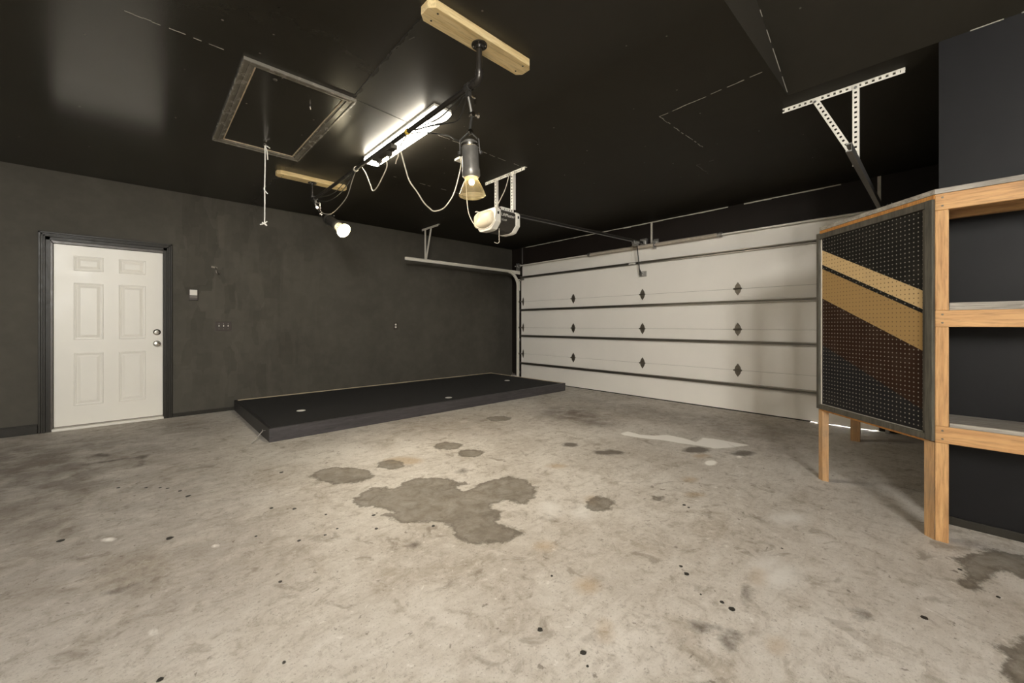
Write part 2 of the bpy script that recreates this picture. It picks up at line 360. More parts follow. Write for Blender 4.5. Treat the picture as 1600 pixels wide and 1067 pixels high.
    t.out(c, t.math('SUBTRACT', t.ramp(mid, .3, .7, .55, .78), t.math('MULTIPLY', wm, .12)), 0, .4)
    me.materials.append(t.m)
    o = bpy.data.objects.new('floor', me); C.objects.link(o); struct(o); return o
FLOOR = floor()
mb = MB(); mb.box(XB, -1.2, YN, YW + .05, -.1, 0); mb.box(-1.2, XR + .1, YN, -1.6, -.1, 0)
mb.build('floor_slab', plain('plain_concrete', (.50, .46, .40), .7), FLOOR)
# dried black drips on the concrete (thin raised blobs)
mb = MB()
for u, v_, ru in ((844,984,5),(911,1020,5.2),(1073,897,4.5),(1144,952,5.5),(1128,941,3.5),(1064,885,2.8),(1444,965,5),(584,805,3),(677,822,3),(588,826,3),(509,804,2),(527,826,2),(460,795,3),(467,845,3),(424,794,3.2),(94,845,5),(294,775,4),(281,767,2.5),(262,763,2.5),(250,762,2),(185,762,2.5),(228,762,2.5),(440,738,3),(265,841,5),(444,1035,3),(508,836,2.2),(1069,789,3),(1076,793,2),(250,1062,5),(438,909,3),(400,838,2),(918,1041,2.2),(1095,929,1.8),(862,900,2),(1222,857,1.8),(1500,890,3),(1560,933,3)):
    p = at(u, v_, Z=0); q = at(u + ru, v_, Z=0); r = (q - p).length; n = 9
    ring = [p + Vector((math.cos(2 * math.pi * k / n), math.sin(2 * math.pi * k / n), 0)) * r * random.uniform(.75, 1.1) for k in range(n)]
    mb.prism([(a.x, a.y, .0004) for a in ring], (0, 0, .0016))
sp = mb.build('dried_drips', plain('dried_tar', (.03, .027, .022), .5), FLOOR); sp['kind'] = 'stuff'

# ------------------------------------------------------------------ ceiling and walls
SL = .40; XT = .4
def zc(x): return H + SL * (XR - max(x, XT))
mb = MB()
mb.box(XB, XG + .2, YF + .05, YW + .2, H, H + .12)
mb.box(XR, XG + .2, YS - .2, YF + .1, H + .0003, H + .12)
ce = mb
# sloping part right of the step, rising towards the camera side
ce.prism([(XR, YN - .1, H), (XR, YN - .1, H + .12), (XT, YN - .1, zc(XT) + .12), (XT, YN - .1, zc(XT))], (0, YF - YN + .099, 0))
ce.box(XB - .1, XT, YN - .1, YF - .001, zc(XT), zc(XT) + .12)
# vertical face of the step
ce.prism([(XR + .25, YF, H), (XR + .25, YF, H + .1), (XT, YF, zc(XT) + .1), (XB, YF, zc(XT) + .1), (XB, YF, H)], (0, .0499, 0))
CEIL = struct(ce.build('ceiling', M['ceiling']))
def ribbon(name, pts, wdt, m, parent, seed=0, z=H, gap=.25, n=40, th=.0025, jit=.004):
    """thin irregular strip of filler along a seam on the ceiling underside"""
    rnd = random.Random(seed); mb = MB(); P = [Vector(p) for p in pts]
    for a, b in zip(P[:-1], P[1:]):
        u = (b - a).normalized(); s_ = Vector((-u.y, u.x, 0)); L = (b - a).length; k = max(3, int(L / .035)); prev = None
        for i in range(k):
            if rnd.random() < gap: continue
            t0, t1 = i / k, (i + 1) / k; w_ = wdt * rnd.uniform(.35, 1.0); o = s_ * rnd.uniform(-jit, jit)
            c0, c1 = a.lerp(b, t0) + o, a.lerp(b, t1) + o
            mb.prism([(*(c0 - s_ * w_ / 2)[:2], z + .001), (*(c1 - s_ * w_ / 2)[:2], z + .001), (*(c1 + s_ * w_ / 2)[:2], z + .001), (*(c0 + s_ * w_ / 2)[:2], z + .001)], (0, 0, -th))
    return mb.build(name, m, parent)
M['seam'] = plain('pale_seam_filler', (.34, .32, .27), .8)
M['seamd'] = plain('dull_seam_filler', (.09, .083, .07), .7)
M['seamk'] = plain('black_seam_gap', (.006, .006, .005), .8)
ribbon('ceiling_seam', [(-.10, 2.93, 0), (.40, 2.94, 0)], .006, M['seam'], CEIL, 1, gap=.3)
ribbon('ceiling_seam', [(1.10, 1.93, 0), (1.125, 2.88, 0)], .007, M['seamk'], CEIL, 2, gap=0, jit=.001)
ribbon('ceiling_seam', [(1.17, 2.93, 0), (1.62, 2.975, 0)], .007, M['seamk'], CEIL, 3, gap=0, jit=.001)
ribbon('ceiling_seam', [(1.80, 2.99, 0), (2.95, 2.995, 0)], .006, M['seam'], CEIL, 4, gap=.25)
ribbon('ceiling_seam', [(2.98, .80, 0), (3.016, 1.528, 0), (3.83, 1.517, 0)], .007, M['seam'], CEIL, 5, gap=.2)
ribbon('ceiling_seam', [(4.215, 1.56, 0), (4.22, 1.733, 0), (4.55, 1.738, 0)], .007, M['seamd'], CEIL, 6, gap=.3)
ribbon('ceiling_seam', [(1.99, 4.166, 0), (2.93, 4.146, 0)], .006, M['seam'], CEIL, 7, gap=.55)
ribbon('ceiling_seam', [(1.17, 2.02, 0), (1.13, 2.15, 0), (1.10, 2.3, 0), (1.12, 2.5, 0)], .006, M['seamd'], CEIL, 8, gap=.4, jit=.012)

rnd = random.Random(11); mb = MB()
for i in range(30):                                  # cracked filler along the step and the wall joint
    if rnd.random() < .3: continue
    x = XR - .03 - i * .045; mb.bar((x, YF - .002, zc(x) - .001), (x - .045, YF - .002, zc(x - .045) - .001), .005 * rnd.uniform(.4, 1), .004, (0, 0, 1))
mb.build('ceiling_seam', M['seam'], CEIL); mb = MB()
for i in range(16):
    if rnd.random() < .25: continue
    mb.box(XR - .004, XR + .001, YS - .06 - i * .06, YS - i * .06, H - .005 * rnd.uniform(.4, 1), H + .004)
mb.build('ceiling_seam', M['seam'], CEIL)
# left wall with the entry-door opening
DX0, DX1, DZ1 = -.705, .21, 2.04
mb = MB(); mb.box(XB - .1, DX0, YW, YW + .15, 0, H + .02); mb.box(DX1, XG + .2, YW, YW + .15, 0, H + .02); mb.box(DX0, DX1, YW, YW + .15, DZ1, H + .02)
mb.box(DX0, DX1, YW + .09, YW + .15, 0, DZ1)
WL = struct(mb.build('wall_left', M['wall'], recalc=False))
# garage-door wall: jambs and header around the opening
GY0, GY1, GZ = .46, 5.95, 2.137
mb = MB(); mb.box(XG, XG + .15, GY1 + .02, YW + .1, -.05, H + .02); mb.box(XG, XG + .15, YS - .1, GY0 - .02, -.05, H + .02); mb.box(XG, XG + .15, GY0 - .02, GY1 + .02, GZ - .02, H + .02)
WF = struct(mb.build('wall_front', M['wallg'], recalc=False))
struct(MB().box(5.838, XG, GY1 - .03, GY1 + .17, -.02, 2.42).build('trim_1', M['wallg'])); struct(MB().box(5.838, XG, GY0 - .17, GY0 + .03, -.02, 2.42).build('trim_7', M['wallg']))
mb = MB(); mb.box(5.838, XG, GY0 + .031, GY1 - .031, GZ - .03, 2.385); mb.box(5.83, 5.8375, GY0 - .05, GY1 + .01, GZ + .008, 2.385)
struct(mb.build('trim_2', M['gdoor'], bevel=.004))
# pale unpainted strips on the header and along the ceiling line
M['strip'] = plain('unpainted_strip', (.62, .58, .50), .7, var=.2, scale=20)
for k, (y, z0, wd) in enumerate(((6.157, 2.40, .018), (3.18, 2.40, .03), (.474, 2.40, .03))):
    struct(MB().box(XG - .014, XG, y - wd / 2, y + wd / 2, z0, H - .003).build('trim_%d' % (3 + k), M['strip'] if k else M['galv']))
mb = MB(); rnd = random.Random(3); y = 6.06
while y > .86:
    L = rnd.uniform(.05, .16); wd = rnd.uniform(.007, .014) * (1.0 if y > 3.9 else 1.5)
    if rnd.random() > .04: mb.box(XG - .006, XG + .005, y - L, y, H - wd, H - .0005)
    y -= L
struct(mb.build('trim_6', M['strip']))
# right-hand walls
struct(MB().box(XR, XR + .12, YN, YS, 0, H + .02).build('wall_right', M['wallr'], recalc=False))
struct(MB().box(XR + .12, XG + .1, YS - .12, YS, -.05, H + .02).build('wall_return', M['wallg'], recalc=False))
# walls behind the camera, each cut for an added window
mb = MB(); a, b, c0, c1 = WB
mb.box(XB - .15, XB, YN - .15, a, 0, HB + .2); mb.box(XB - .15, XB, b, YW + .15, 0, HB + .2); mb.box(XB - .15, XB, a, b, 0, c0); mb.box(XB - .15, XB, a, b, c1, HB + .2)
struct(mb.build('wall_back', M['drywall'], recalc=False))
f = MB()
for y in (a, b - .05): f.box(XB - .12, XB - .04, y, y + .05, c0, c1)
for z in (c0, c1 - .05): f.box(XB - .12, XB - .04, a, b, z, z + .05)
f.box(XB - .1, XB - .06, (a + b) / 2 - .015, (a + b) / 2 + .015, c0, c1)
struct(f.build('added_window_2', M['white'], bevel=.003))
mb = MB(); a, b, c0, c1 = WN
mb.box(XB - .15, a, YN - .15, YN, 0, HB + .2); mb.box(b, XR + .12, YN - .15, YN, 0, HB + .2); mb.box(a, b, YN - .15, YN, 0, c0); mb.box(a, b, YN - .15, YN, c1, HB + .2)
struct(mb.build('wall_near', M['drywall'], recalc=False))
f = MB()
for x in (a, b - .05): f.box(x, x + .05, YN - .12, YN - .04, c0, c1)
for z in (c0, c1 - .05): f.box(a, b, YN - .12, YN - .04, z, z + .05)
f.box((a + b) / 2 - .015, (a + b) / 2 + .015, YN - .1, YN - .06, c0, c1)
struct(f.build('added_window_1', M['white'], bevel=.003))
# concrete apron outside the garage door
struct(MB().box(5.985, 9.5, -3, 9, -.12, -.012).build('driveway', plain('driveway_concrete', (.55, .53, .49), .8)))
# baseboards
mb = MB(); mb.box(XB, -.80, YW - .014, YW, 0, .085); mb.box(XB, -.80, YW - .010, YW, .085, .10)
struct(mb.build('baseboard_left', M['trimdark'], bevel=.002))
mb = MB(); mb.box(.285, .93, YW - .014, YW, 0, .045)
struct(mb.build('baseboard_left_short', M['trimdark'], bevel=.002))
mb = MB(); mb.box(XR - .014, XR, YN, YS, 0, .045)
struct(mb.build('baseboard_right', M['trimdark'], bevel=.002))

# ------------------------------------------------------------------ entry door
D1 = bpy.data.objects.new('door_1', None); C.objects.link(D1); D1.location = (-.25, YW, 0); ORG['door_1'] = Vector((-.25, YW, 0)); struct(D1)
D1['label'] = 'white six-panel entry door in a dark frame on the left wall'
FY = YW + .028                      # slab face
slab = MB().box(-.692, .196, FY, FY + .044, .04, 2.022).build('door_slab', M['white'], D1, bevel=.002)
def panel(x0, x1, z0, z1):
    mb = MB()
    def ring(a, b, ya, yb):      # frustum ring between inset a (depth ya) and inset b (depth yb)
        o = [(x0 + a, z0 + a), (x1 - a, z0 + a), (x1 - a, z1 - a), (x0 + a, z1 - a)]; i = [(x0 + b, z0 + b), (x1 - b, z0 + b), (x1 - b, z1 - b), (x0 + b, z1 - b)]
        mb.add([(x, FY - ya, z) for x, z in o] + [(x, FY - yb, z) for x, z in i], [(k, (k + 1) % 4, 4 + (k + 1) % 4, 4 + k) for k in range(4)])
    ring(0, .006, 0, .007); ring(.006, .016, .007, .006); ring(.016, .022, .006, .0008); ring(.022, .028, .0008, .0008); 
    d = min(.052, (x1 - x0) / 2 - .03, (z1 - z0) / 2 - .02); ring(.028, d, .0008, .008)
    mb.add([(x0 + d, FY - .008, z0 + d), (x1 - d, FY - .008, z0 + d), (x1 - d, FY - .008, z1 - d), (x0 + d, FY - .008, z1 - d)], [(0, 1, 2, 3)])
    return mb.build('door_panel', M['white'], slab)
for x0, x1 in ((-.545, -.315), (-.19, .04)):
    for z0, z1 in ((1.745, 1.91), (.98, 1.61), (.25, .832)): panel(x0, x1, z0, z1)
def lockset(z, knob):
    o = MB().lathe([(.0, -.001), (.034, 0), (.036, .006), (.03, .012), (.016, .014)] + ([(.014, .03), (.027, .036), (.031, .05), (.027, .064), (.012, .068), (0, .068)] if knob else [(.022, .016), (.024, .026), (.021, .030), (.006, .031), (0, .031)]), (.142, FY, z), (0, -1, 0), 24)
    return o.build('door_knob' if knob else 'deadbolt', M['chrome'], slab)
lockset(1.056, False); lockset(.916, True)
def casing(name, x0, x1, z0, z1, horiz, inner):
    """stepped moulding; inner = which side faces the opening"""
    mb = MB(); W = .085
    for a, b, t in ((0, .018, .024), (.018, .034, .016), (.034, .05, .020), (.05, .085, .012)):
        if horiz: mb.box(x0 + a, x1 - a, YW - t, YW, z1 - b, z1 - a)
        elif inner > 0: mb.box(x0 + a, x0 + b, YW - t, YW, z0, z1 - a)
        else: mb.box(x1 - b, x1 - a, YW - t, YW, z0, z1 - a)
    mb.build(name, M['trimdark'], D1, bevel=.0025)
casing('casing_side', -.795, -.71, 0, 2.138, False, 1); casing('casing_side', .195, .283, 0, 2.138, False, -1); casing('casing_head', -.795, .283, 0, 2.138, True, 0)
mb = MB(); mb.box(DX0 - .005, -.694, YW - .010, YW + .09, 0, DZ1); mb.box(.198, DX1 + .005, YW - .010, YW + .09, 0, DZ1); mb.box(DX0, DX1, YW - .010, YW + .09, 2.025, DZ1 + .01)
mb.build('door_jamb', M['jamb'], D1)
MB().box(-.70, .203, YW - .03, YW + .09, 0, .028).build('threshold', M['whitemetal'], D1, bevel=.004)
MB().box(-.69, .195, FY + .004, FY + .04, .028, .042).build('door_sweep', M['gjoint'], D1)

# ------------------------------------------------------------------ wall fittings
t = thing('thermostat', (.487, YW, 1.53), 'small dark wall control with a white screen beside the entry door', 'thermostat')
MB().box(.443, .532, YW - .022, YW, 1.455, 1.597).build('case', M['brown_plate'], t, bevel=.004)
MB().box(.450, .525, YW - .026, YW - .02, 1.52, 1.590).build('screen', M['whitemetal'], t, bevel=.002)
for z in (1.508, 1.497, 1.486): MB().box(.45, .525, YW - .024, YW - .02, z, z + .005).build('button', M['gjoint'], t)
t = thing('light_switch', (.80, YW, 1.127), 'brown three-gang switch plate with white toggles on the dark wall', 'light switch')
MB().box(.714, .888, YW - .008, YW, 1.066, 1.188).build('plate', M['brown_plate'], t, bevel=.003)
for x in (.752, .801, .850):
    mb = MB().bar((x, YW - .006, 1.127), (x, YW - .024, 1.135), .009, .02, (1, 0, 0)); g = mb.build('toggle', M['whitemetal'], t, bevel=.001)
    for z in (1.092, 1.162): MB().lathe([(0, 0), (.003, .001), (0, .002)], (x, YW - .008, z), (0, -1, 0), 8).build('screw', M['galv'], t)
t = thing('wall_outlet', (3.254, YW, 1.127), 'dark outlet plate with two white sockets on the wall above the stage', 'outlet')
MB().box(3.215, 3.293, YW - .007, YW, 1.066, 1.186).build('plate', M['brown_plate'], t, bevel=.003)
for z in (1.104, 1.148): MB().lathe([(0, 0), (.0165, 0), (.0165, .004), (0, .0045)], (3.254, YW - .006, z), (0, -1, 0), 16).build('socket', M['whitemetal'], t)
t = thing('wall_hook', (.70, YW, 1.86), 'small dark metal hook on the wall above the switch plate', 'hook')
MB().bar((.672, YW - .003, 1.905), (.735, YW - .003, 1.892), .02, .006, (0, 0, 1)).build('plate', M['hinge'], t)
MB().tube(spline([(.715, YW - .004, 1.90), (.722, YW - .03, 1.87), (.722, YW - .035, 1.83), (.745, YW - .03, 1.81), (.752, YW - .02, 1.825)]), .006).build('prong', M['hinge'], t)

# ------------------------------------------------------------------ stage platform
SX0, SX1, SY0, SY1, SZ = .915, 5.40, 4.45, 6.47, .13
t = thing('stage_platform', (SX0, SY0, 0), 'low black stage platform with carpeted top along the left wall', 'stage')
MB().box(SX0 + .03, SX1 - .041, SY0 + .037, SY1 - .047, .01, SZ - .004).build('deck', M['hole'], t)
# carpet with a slightly wavy back edge
mb = MB(); n = 60; vs_ = []
for i in range(n + 1):
    x = SX0 + .03 + (SX1 - SX0 - .068) * i / n
    yb = SY1 - .052 + .010 * math.sin(i * .37) * (1 if i > 30 else .3) + (.02 * math.exp(-((i - 40) / 3) ** 2))
    vs_ += [(x, SY0 + .02, SZ), (x, yb, SZ), (x, SY0 + .02, SZ - .008), (x, yb, SZ - .008)]
fs = []
for i in range(n):
    a = 4 * i; fs += [(a, a + 4, a + 5, a + 1), (a + 1, a + 5, a + 7, a + 3), (a + 2, a + 3, a + 7, a + 6), (a, a + 2, a + 6, a + 4)]
fs += [(0, 1, 3, 2), (4 * n, 4 * n + 2, 4 * n + 3, 4 * n + 1)]
mb.add(vs_, fs); mb.build('carpet_top', M['carpet'], t)
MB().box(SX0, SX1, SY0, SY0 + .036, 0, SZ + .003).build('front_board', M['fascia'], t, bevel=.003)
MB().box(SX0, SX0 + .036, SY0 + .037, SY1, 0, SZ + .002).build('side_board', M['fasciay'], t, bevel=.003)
MB().box(SX0 + .04, SX1, SY1 - .046, SY1, 0, SZ + .006).build('back_rail', M['rawply'], t, bevel=.002)
MB().box(SX1 - .04, SX1, SY0 + .037, SY1 - .047, 0, SZ + .004).build('end_rail', M['rawplyy'], t, bevel=.002)
M['disc'] = plain('white_disc', (.80, .78, .72), .4)
for x, y in ((1.387, 5.16), (3.139, 4.676), (4.874, 5.377)):
    MB().lathe([(0, 0), (.048, 0), (.048, .004), (.042, .007), (0, .008)], (x, y, SZ - .001), (0, 0, 1), 28).build('inset_disc', M['disc'], t)
p = Vector((SX0 - .004, 4.63, .085))
mb = MB().tube([p + Vector((-.02, .014 * math.cos(k * .524), .014 * math.sin(k * .524))) for k in range(13)], .003, 6); mb.tube([p + Vector((.01, 0, 0)), p + Vector((-.012, 0, 0))], .003, 6)
e = mb.build('screw_eye', M['galv'], t)
MB().tube(spline([p + Vector((-.02, 0, 0)), p + Vector((-.055, -.03, -.03)), (.785, 4.53, .004)]), .0038, 6).build('hook_latch', M['galv'], t)

# ------------------------------------------------------------------ garage door
D2 = bpy.data.objects.new('door_2', None); C.objects.link(D2); D2.location = (XD, 3.2, 0); ORG['door_2'] = Vector((XD, 3.2, 0)); struct(D2)
D2['label'] = 'closed white four-section overhead garage door'
SECT = (.012, .545, 1.085, 1.622, 2.137); STR = (.355, .917, 1.448, 2.118)
def hinge(parent, y, z, edge=False):
    mb = MB(); k = .55 if edge else 1
    a = [(-.042 * k, 0), (-.03 * k, .045), (0, .088), (.03 * k, .045), (.042 * k, 0), (.03 * k, -.045), (0, -.088), (-.03 * k, -.045)]
    mb.prism([(XD - .001, y + p, z + q) for p, q in a], (-.005, 0, 0))
    mb.tube([(XD - .014, y - .05 * k, z), (XD - .014, y + .05 * k, z)], .011, 8)
    for q in (.022, -.022): mb.box(XD - .012, XD - .004, y - .032 * k, y + .032 * k, z + q - .010, z + q + .010)
    for q in (.058, -.058): mb.lathe([(0, 0), (.008, 0), (.008, .006), (0, .007)], (XD - .006, y, z + q), (-1, 0, 0), 8)
    if edge: mb.tube([(XD - .03, y + .0, z), (XD - .03, y + .09 * edge, z)], .006, 8); mb.lathe([(0, 0), (.022, 0), (.022, .012), (0, .012)], (XD - .03, y + .075 * edge, z), (0, edge, 0), 14)
    mb.build('hinge', M['hinge'], parent)
for k in range(4):
    z0, z1 = SECT[k], SECT[k + 1]
    s_ = MB().box(XD, XD + .045, GY0, GY1, z0 + .0015, z1 - .0015).build('door_section', M['gdoor'], D2, bevel=.002)
    zs = STR[k]; m2 = MB()
    # U-shaped stiffening strut: two flanges and a web
    m2.box(XD - .055, XD - .001, GY0 + .015, GY1 - .01, zs + .017, zs + .020); m2.box(XD - .055, XD - .001, GY0 + .015, GY1 - .01, zs - .020, zs - .017); m2.box(XD - .006, XD - .001, GY0 + .015, GY1 - .01, zs - .016, zs + .016)
    m2.box(XD - .055, XD - .053, GY0 + .015, GY1 - .01, zs + .008, zs + .017); m2.box(XD - .055, XD - .053, GY0 + .015, GY1 - .01, zs - .017, zs - .008)
    m2.build('strut', M['strut'], s_)
    if k < 3:
        for y in (4.583, 3.21, 1.838): hinge(s_, y, z1)
        hinge(s_, GY1 - .06, z1, 1); hinge(s_, GY0 + .06, z1, -1)
    MB().box(XD + .004, XD + .04, GY0, GY1, z1 - .004, z1 + .004).build('joint', M['gjoint'], s_)
# left to right bottom seal, stopping short at the right where daylight leaks in
MB().box(XD + .002, XD + .04, 1.06, GY1, 0.0, .014).build('bottom_seal', M['hole'], D2); MB().box(XD + .002, XD + .04, GY0 + .03, 1.06, 0.006, .0138).build('bottom_seal', M['hole'], D2)
mb = MB().box(XD - .02, XD - .002, GY1 - .09, GY1 - .02, 2.06, 2.10); mb.bar((XD - .012, GY1 - .05, 2.08), (XD - .012, GY1 + .05, 2.06), .03, .006, (0, 0, 1)); mb.build('top_roller_bracket', M['galv'], D2)
mb = MB().box(XD - .012, XD - .002, 3.14, 3.26, 1.90, 1.985); mb.box(XD - .05, XD - .01, 3.19, 3.20, 1.92, 1.97); mb.box(XD - .05, XD - .01, 3.22, 3.23, 1.92, 1.97); mb.tube([(XD - .04, 3.17, 1.945), (XD - .04, 3.25, 1.945)], .008)
mb.build('arm_bracket', M['galv'], D2)
MB().box(XD - .058, XD - .054, 3.30, 3.42, 2.108, 2.128).build('sticker', M['disc'], D2)

# tracks (C-channel): vertical, curve, horizontal
def track(name, yc, sgn, m, label):
    t = thing(name, (XD - .03, yc, 0), label, 'track', 'garage door tracks')
    xv, zh, rad = XD - .030, 2.24, .30
    path = [Vector((xv, yc, .0 + .004)), Vector((xv, yc, zh - rad))]
    cv = [Vector((xv - rad + rad * math.cos(a), yc, zh - rad + rad * math.sin(a))) for a in [k * math.pi / 2 / 10 for k in range(11)]]
    hz = [Vector((xv - rad, yc, zh)), Vector((3.19, yc, zh))]
    def channel(pts, nm):
        mb = MB(); prof = [(-.026, 0), (-.026, .030), (-.018, .030), (-.018, .003), (.018, .003), (.018, .030), (.026, .030), (.026, 0)]   # across path / towards the door
        secs = []
        for i, p in enumerate(pts):
            T = (pts[min(i + 1, len(pts) - 1)] - pts[max(i - 1, 0)]).normalized(); N = T.cross(Vector((0, 1, 0))).normalized()
            secs.append([p + N * a + Vector((0, -sgn * b + sgn * .015, 0)) for a, b in prof])
        n = len(prof); vs_ = [v for s_ in secs for v in s_]
        fs = [(i * n + k, i * n + (k + 1) % n, (i + 1) * n + (k + 1) % n, (i + 1) * n + k) for i in range(len(pts) - 1) for k in range(n)]
        fs += [tuple(range(n)), tuple((len(pts) - 1) * n + k for k in range(n))]
        mb.add(vs_, fs); return mb.build(nm, m, t)
    channel(path, 'vertical_track'); channel(cv, 'curved_track'); channel(hz, 'horizontal_track')
    mb = MB()
    mb.box(xv - .01, 5.8375, yc + sgn * .016, yc + sgn * .022, 1.86, 2.10); mb.box(XD - .27, 5.8375, yc + sgn * .016, yc + sgn * .022, 2.20, 2.27)
    mb.build('flag_bracket', m, t)
    for z in (.12, .8, 1.4):
        mb = MB().box(xv - .02, 5.8375, yc + sgn * .016, yc + sgn * .021, z, z + .06); mb.build('jamb_bracket', M['galv'], t)
    return t
track('garage_door_track', 6.02, 1, M['whitemetal'], 'white curved garage door track beside the stage wall')
track('garage_door_track', .39, -1, M['galv'], 'bare steel garage door track above the pegboard shelf')

# torsion shaft, drums, springs
t = thing('torsion_shaft', (5.755, 3.2, 2.36), 'torsion spring shaft over the garage door', 'torsion shaft')
XS, ZS = 5.775, 2.372
MB().tube([(XS, .30, ZS), (XS, 6.12, ZS)], .0127, 10).build('shaft', M['whitemetal'], t)
M['spring'] = plain('dusty_spring', (.50, .44, .36), .6, .3, var=.3, scale=30)
def coil(y0, y1, r0):
    n = int(abs(y1 - y0) / .0125); mb = MB(); prof = []
    for k in range(n):
        f = k / n; prof += [(r0 - .004, f * (y1 - y0)), (r0, (f + .35 / n) * (y1 - y0)), (r0, (f + .65 / n) * (y1 - y0))]
    mb.lathe([(.013, 0)] + prof + [(r0 - .004, y1 - y0), (.013, y1 - y0)], (XS, y0, ZS), (0, 1, 0), 14); return mb.build('spring', M['spring'], t)
coil(3.02, 4.20, .030); coil(2.09, 2.98, .030)
for y in (4.21, 2.05):
    MB().lathe([(.014, 0), (.036, 0), (.036, .03), (.028, .035), (.028, .06), (.014, .06)], (XS, y - .02, ZS), (0, 1, 0), 16).build('winding_cone', M['galv'], t)
for y, s_ in ((5.985, 1), (.42, -1)):
    MB().lathe([(.014, -.03), (.03, -.03), (.034, .02), (.052, .022), (.052, .032), (.014, .034)], (XS, y, ZS), (0, s_, 0), 22).build('cable_drum', M['galv'], t)
    mb = MB(); mb.box(XS - .035, 5.8375, y + s_ * .060, y + s_ * .066, ZS - .14, ZS + .05); mb.lathe([(.014, 0), (.03, 0), (.03, .015), (.014, .016)], (XS, y + s_ * .066, ZS), (0, s_, 0), 16)
    mb.build('end_bearing_plate', M['galv'], t)
mb = MB().box(XS - .04, 5.85, 3.0, 3.008, ZS - .06, ZS + .06); mb.box(5.838, 5.85, 2.97, 3.05, ZS - .10, ZS + .10)
mb.build('centre_bearing', M['galv'], t)

# ------------------------------------------------------------------ perforated angle brackets
def perf(mb, p, q, side, n2, wdt=.034, th=.0025, pitch=.034, hole=.014):
    """L-shaped perforated angle p->q: a punched flange along 'side' and a plain flange along n2"""
    p, q = Vector(p), Vector(q); u = (q - p).normalized(); L = (q - p).length; s_ = Vector(side); s_ = (s_ - u * s_.dot(u)).normalized()
    n_ = Vector(n2); n_ = (n_ - u * n_.dot(u) - s_ * n_.dot(s_)).normalized(); e = (wdt - hole) / 2
    for o in (e / 2, wdt - e / 2): mb.obox((p + q) / 2 + s_ * o, u * L / 2, s_ * e / 2, n_ * th / 2)
    k = int(L / pitch); w_ = pitch - hole
    for i in range(k + 1):
        c = min(max(i * pitch, w_ / 2), L - w_ / 2); mb.obox(p + u * c + s_ * wdt / 2, u * w_ / 2, s_ * hole / 2, n_ * th / 2)
    if n2 is not None: mb.obox((p + q) / 2 + n_ * wdt / 2, u * L / 2, n_ * wdt / 2, s_ * th / 2)
    return mb
def hanger(name, loc, label): return thing(name, loc, label, 'bracket', 'perforated steel hanger brackets')
zc_ = H - .0022
# right bracket holding the bare steel track
t = hanger('hanger_bracket', (3.6, .45, H), 'white perforated angle hanger holding the steel track above the shelf')
perf(MB(), (3.59, .16, zc_), (3.60, .83, zc_), (0, 0, -1), (1, 0, 0)).build('ceiling_angle', M['whitemetal'], t)
perf(MB(), (3.586, .385, H - .012), (3.586, .385, 2.235), (0, 1, 0), (1, 0, 0)).build('strap', M['whitemetal'], t)
perf(MB(), (3.592, .645, H - .02), (3.592, .44, 2.33), (0, -1, 0), (1, 0, 0)).build('brace', M['whitemetal'], t)
for p_ in ((3.584, .402, 2.25), (3.584, .402, H - .03), (3.59, .628, H - .035)): MB().lathe([(0, 0), (.009, 0), (.009, .005), (0, .006)], p_, (-1, 0, 0), 8).build('bolt', M['galv'], t)
# left bracket holding the white track
t = hanger('hanger_bracket', (3.58, 5.95, H), 'white angle hanger holding the white track by the left wall')
perf(MB(), (3.57, 5.62, zc_), (3.57, 6.14, zc_), (0, 0, -1), (1, 0, 0)).build('ceiling_angle', M['whitemetal'], t)
perf(MB(), (3.562, 6.04, H - .01), (3.562, 6.04, 2.266), (0, -1, 0), (1, 0, 0), wdt=.03).build('strap', M['whitemetal'], t)
perf(MB(), (3.568, 5.86, H - .015), (3.568, 6.02, 2.27), (0, -1, 0), (1, 0, 0), wdt=.03).build('brace', M['whitemetal'], t)
# opener hanger
t = hanger('hanger_bracket', (2.94, 3.29, H), 'white perforated angle frame hanging the garage door opener')
perf(MB(), (2.935, 2.963, zc_), (2.935, 3.615, zc_), (0, 0, -1), (1, 0, 0)).build('ceiling_angle', M['whitemetal'], t)
perf(MB(), (2.927, 3.135, H - .008), (2.927, 3.135, 2.385), (0, 1, 0), (1, 0, 0), wdt=.038).build('strap', M['whitemetal'], t)
perf(MB(), (2.927, 3.41, H - .008), (2.927, 3.41, 2.345), (0, 1, 0), (1, 0, 0), wdt=.03).build('strap', M['whitemetal'], t)
perf(MB(), (2.76, 3.14, 2.385), (2.94, 3.14, 2.385), (0, 0, -1), (0, 1, 0), wdt=.036).build('foot_angle', M['whitemetal'], t)
MB().bar((2.60, 3.36, 2.345), (2.95, 3.36, 2.345), .03, .004, (0, 1, 0)).build('foot_angle', M['whitemetal'], t)

# ------------------------------------------------------------------ garage door opener
t = thing('garage_door_opener', (2.78, 3.21, 2.12), 'white and dark garage door opener with long rail hung from the ceiling', 'garage opener')
OY0, OY1 = 3.05, 3.37
def oprof(ins=0):   # body outline in Y-Z, bottom corners cut in
    y0, y1, z0, z1 = OY0 + ins, OY1 - ins, 2.115 + ins, 2.335 - ins
    return [(y0, z1 - .02), (y0 + .02, z1), (y1 - .02, z1), (y1, z1 - .02), (y1, 2.19), (y1 - .06, z0 + .01), (y1 - .10, z0), (y0 + .10, z0), (y0 + .06, z0 + .01), (y0, 2.19)]
MB().prism([(2.682, y, z) for y, z in oprof(.006)], (.206, 0, 0)).build('motor_case', M['plastic'], t)
MB().prism([(2.605, y, z) for y, z in oprof()], (.077, 0, 0)).build('end_cap', M['whitemetal'], t, bevel=.008)
MB().prism([(2.888, y, z) for y, z in oprof()], (.067, 0, 0)).build('end_cap', M['whitemetal'], t, bevel=.012)
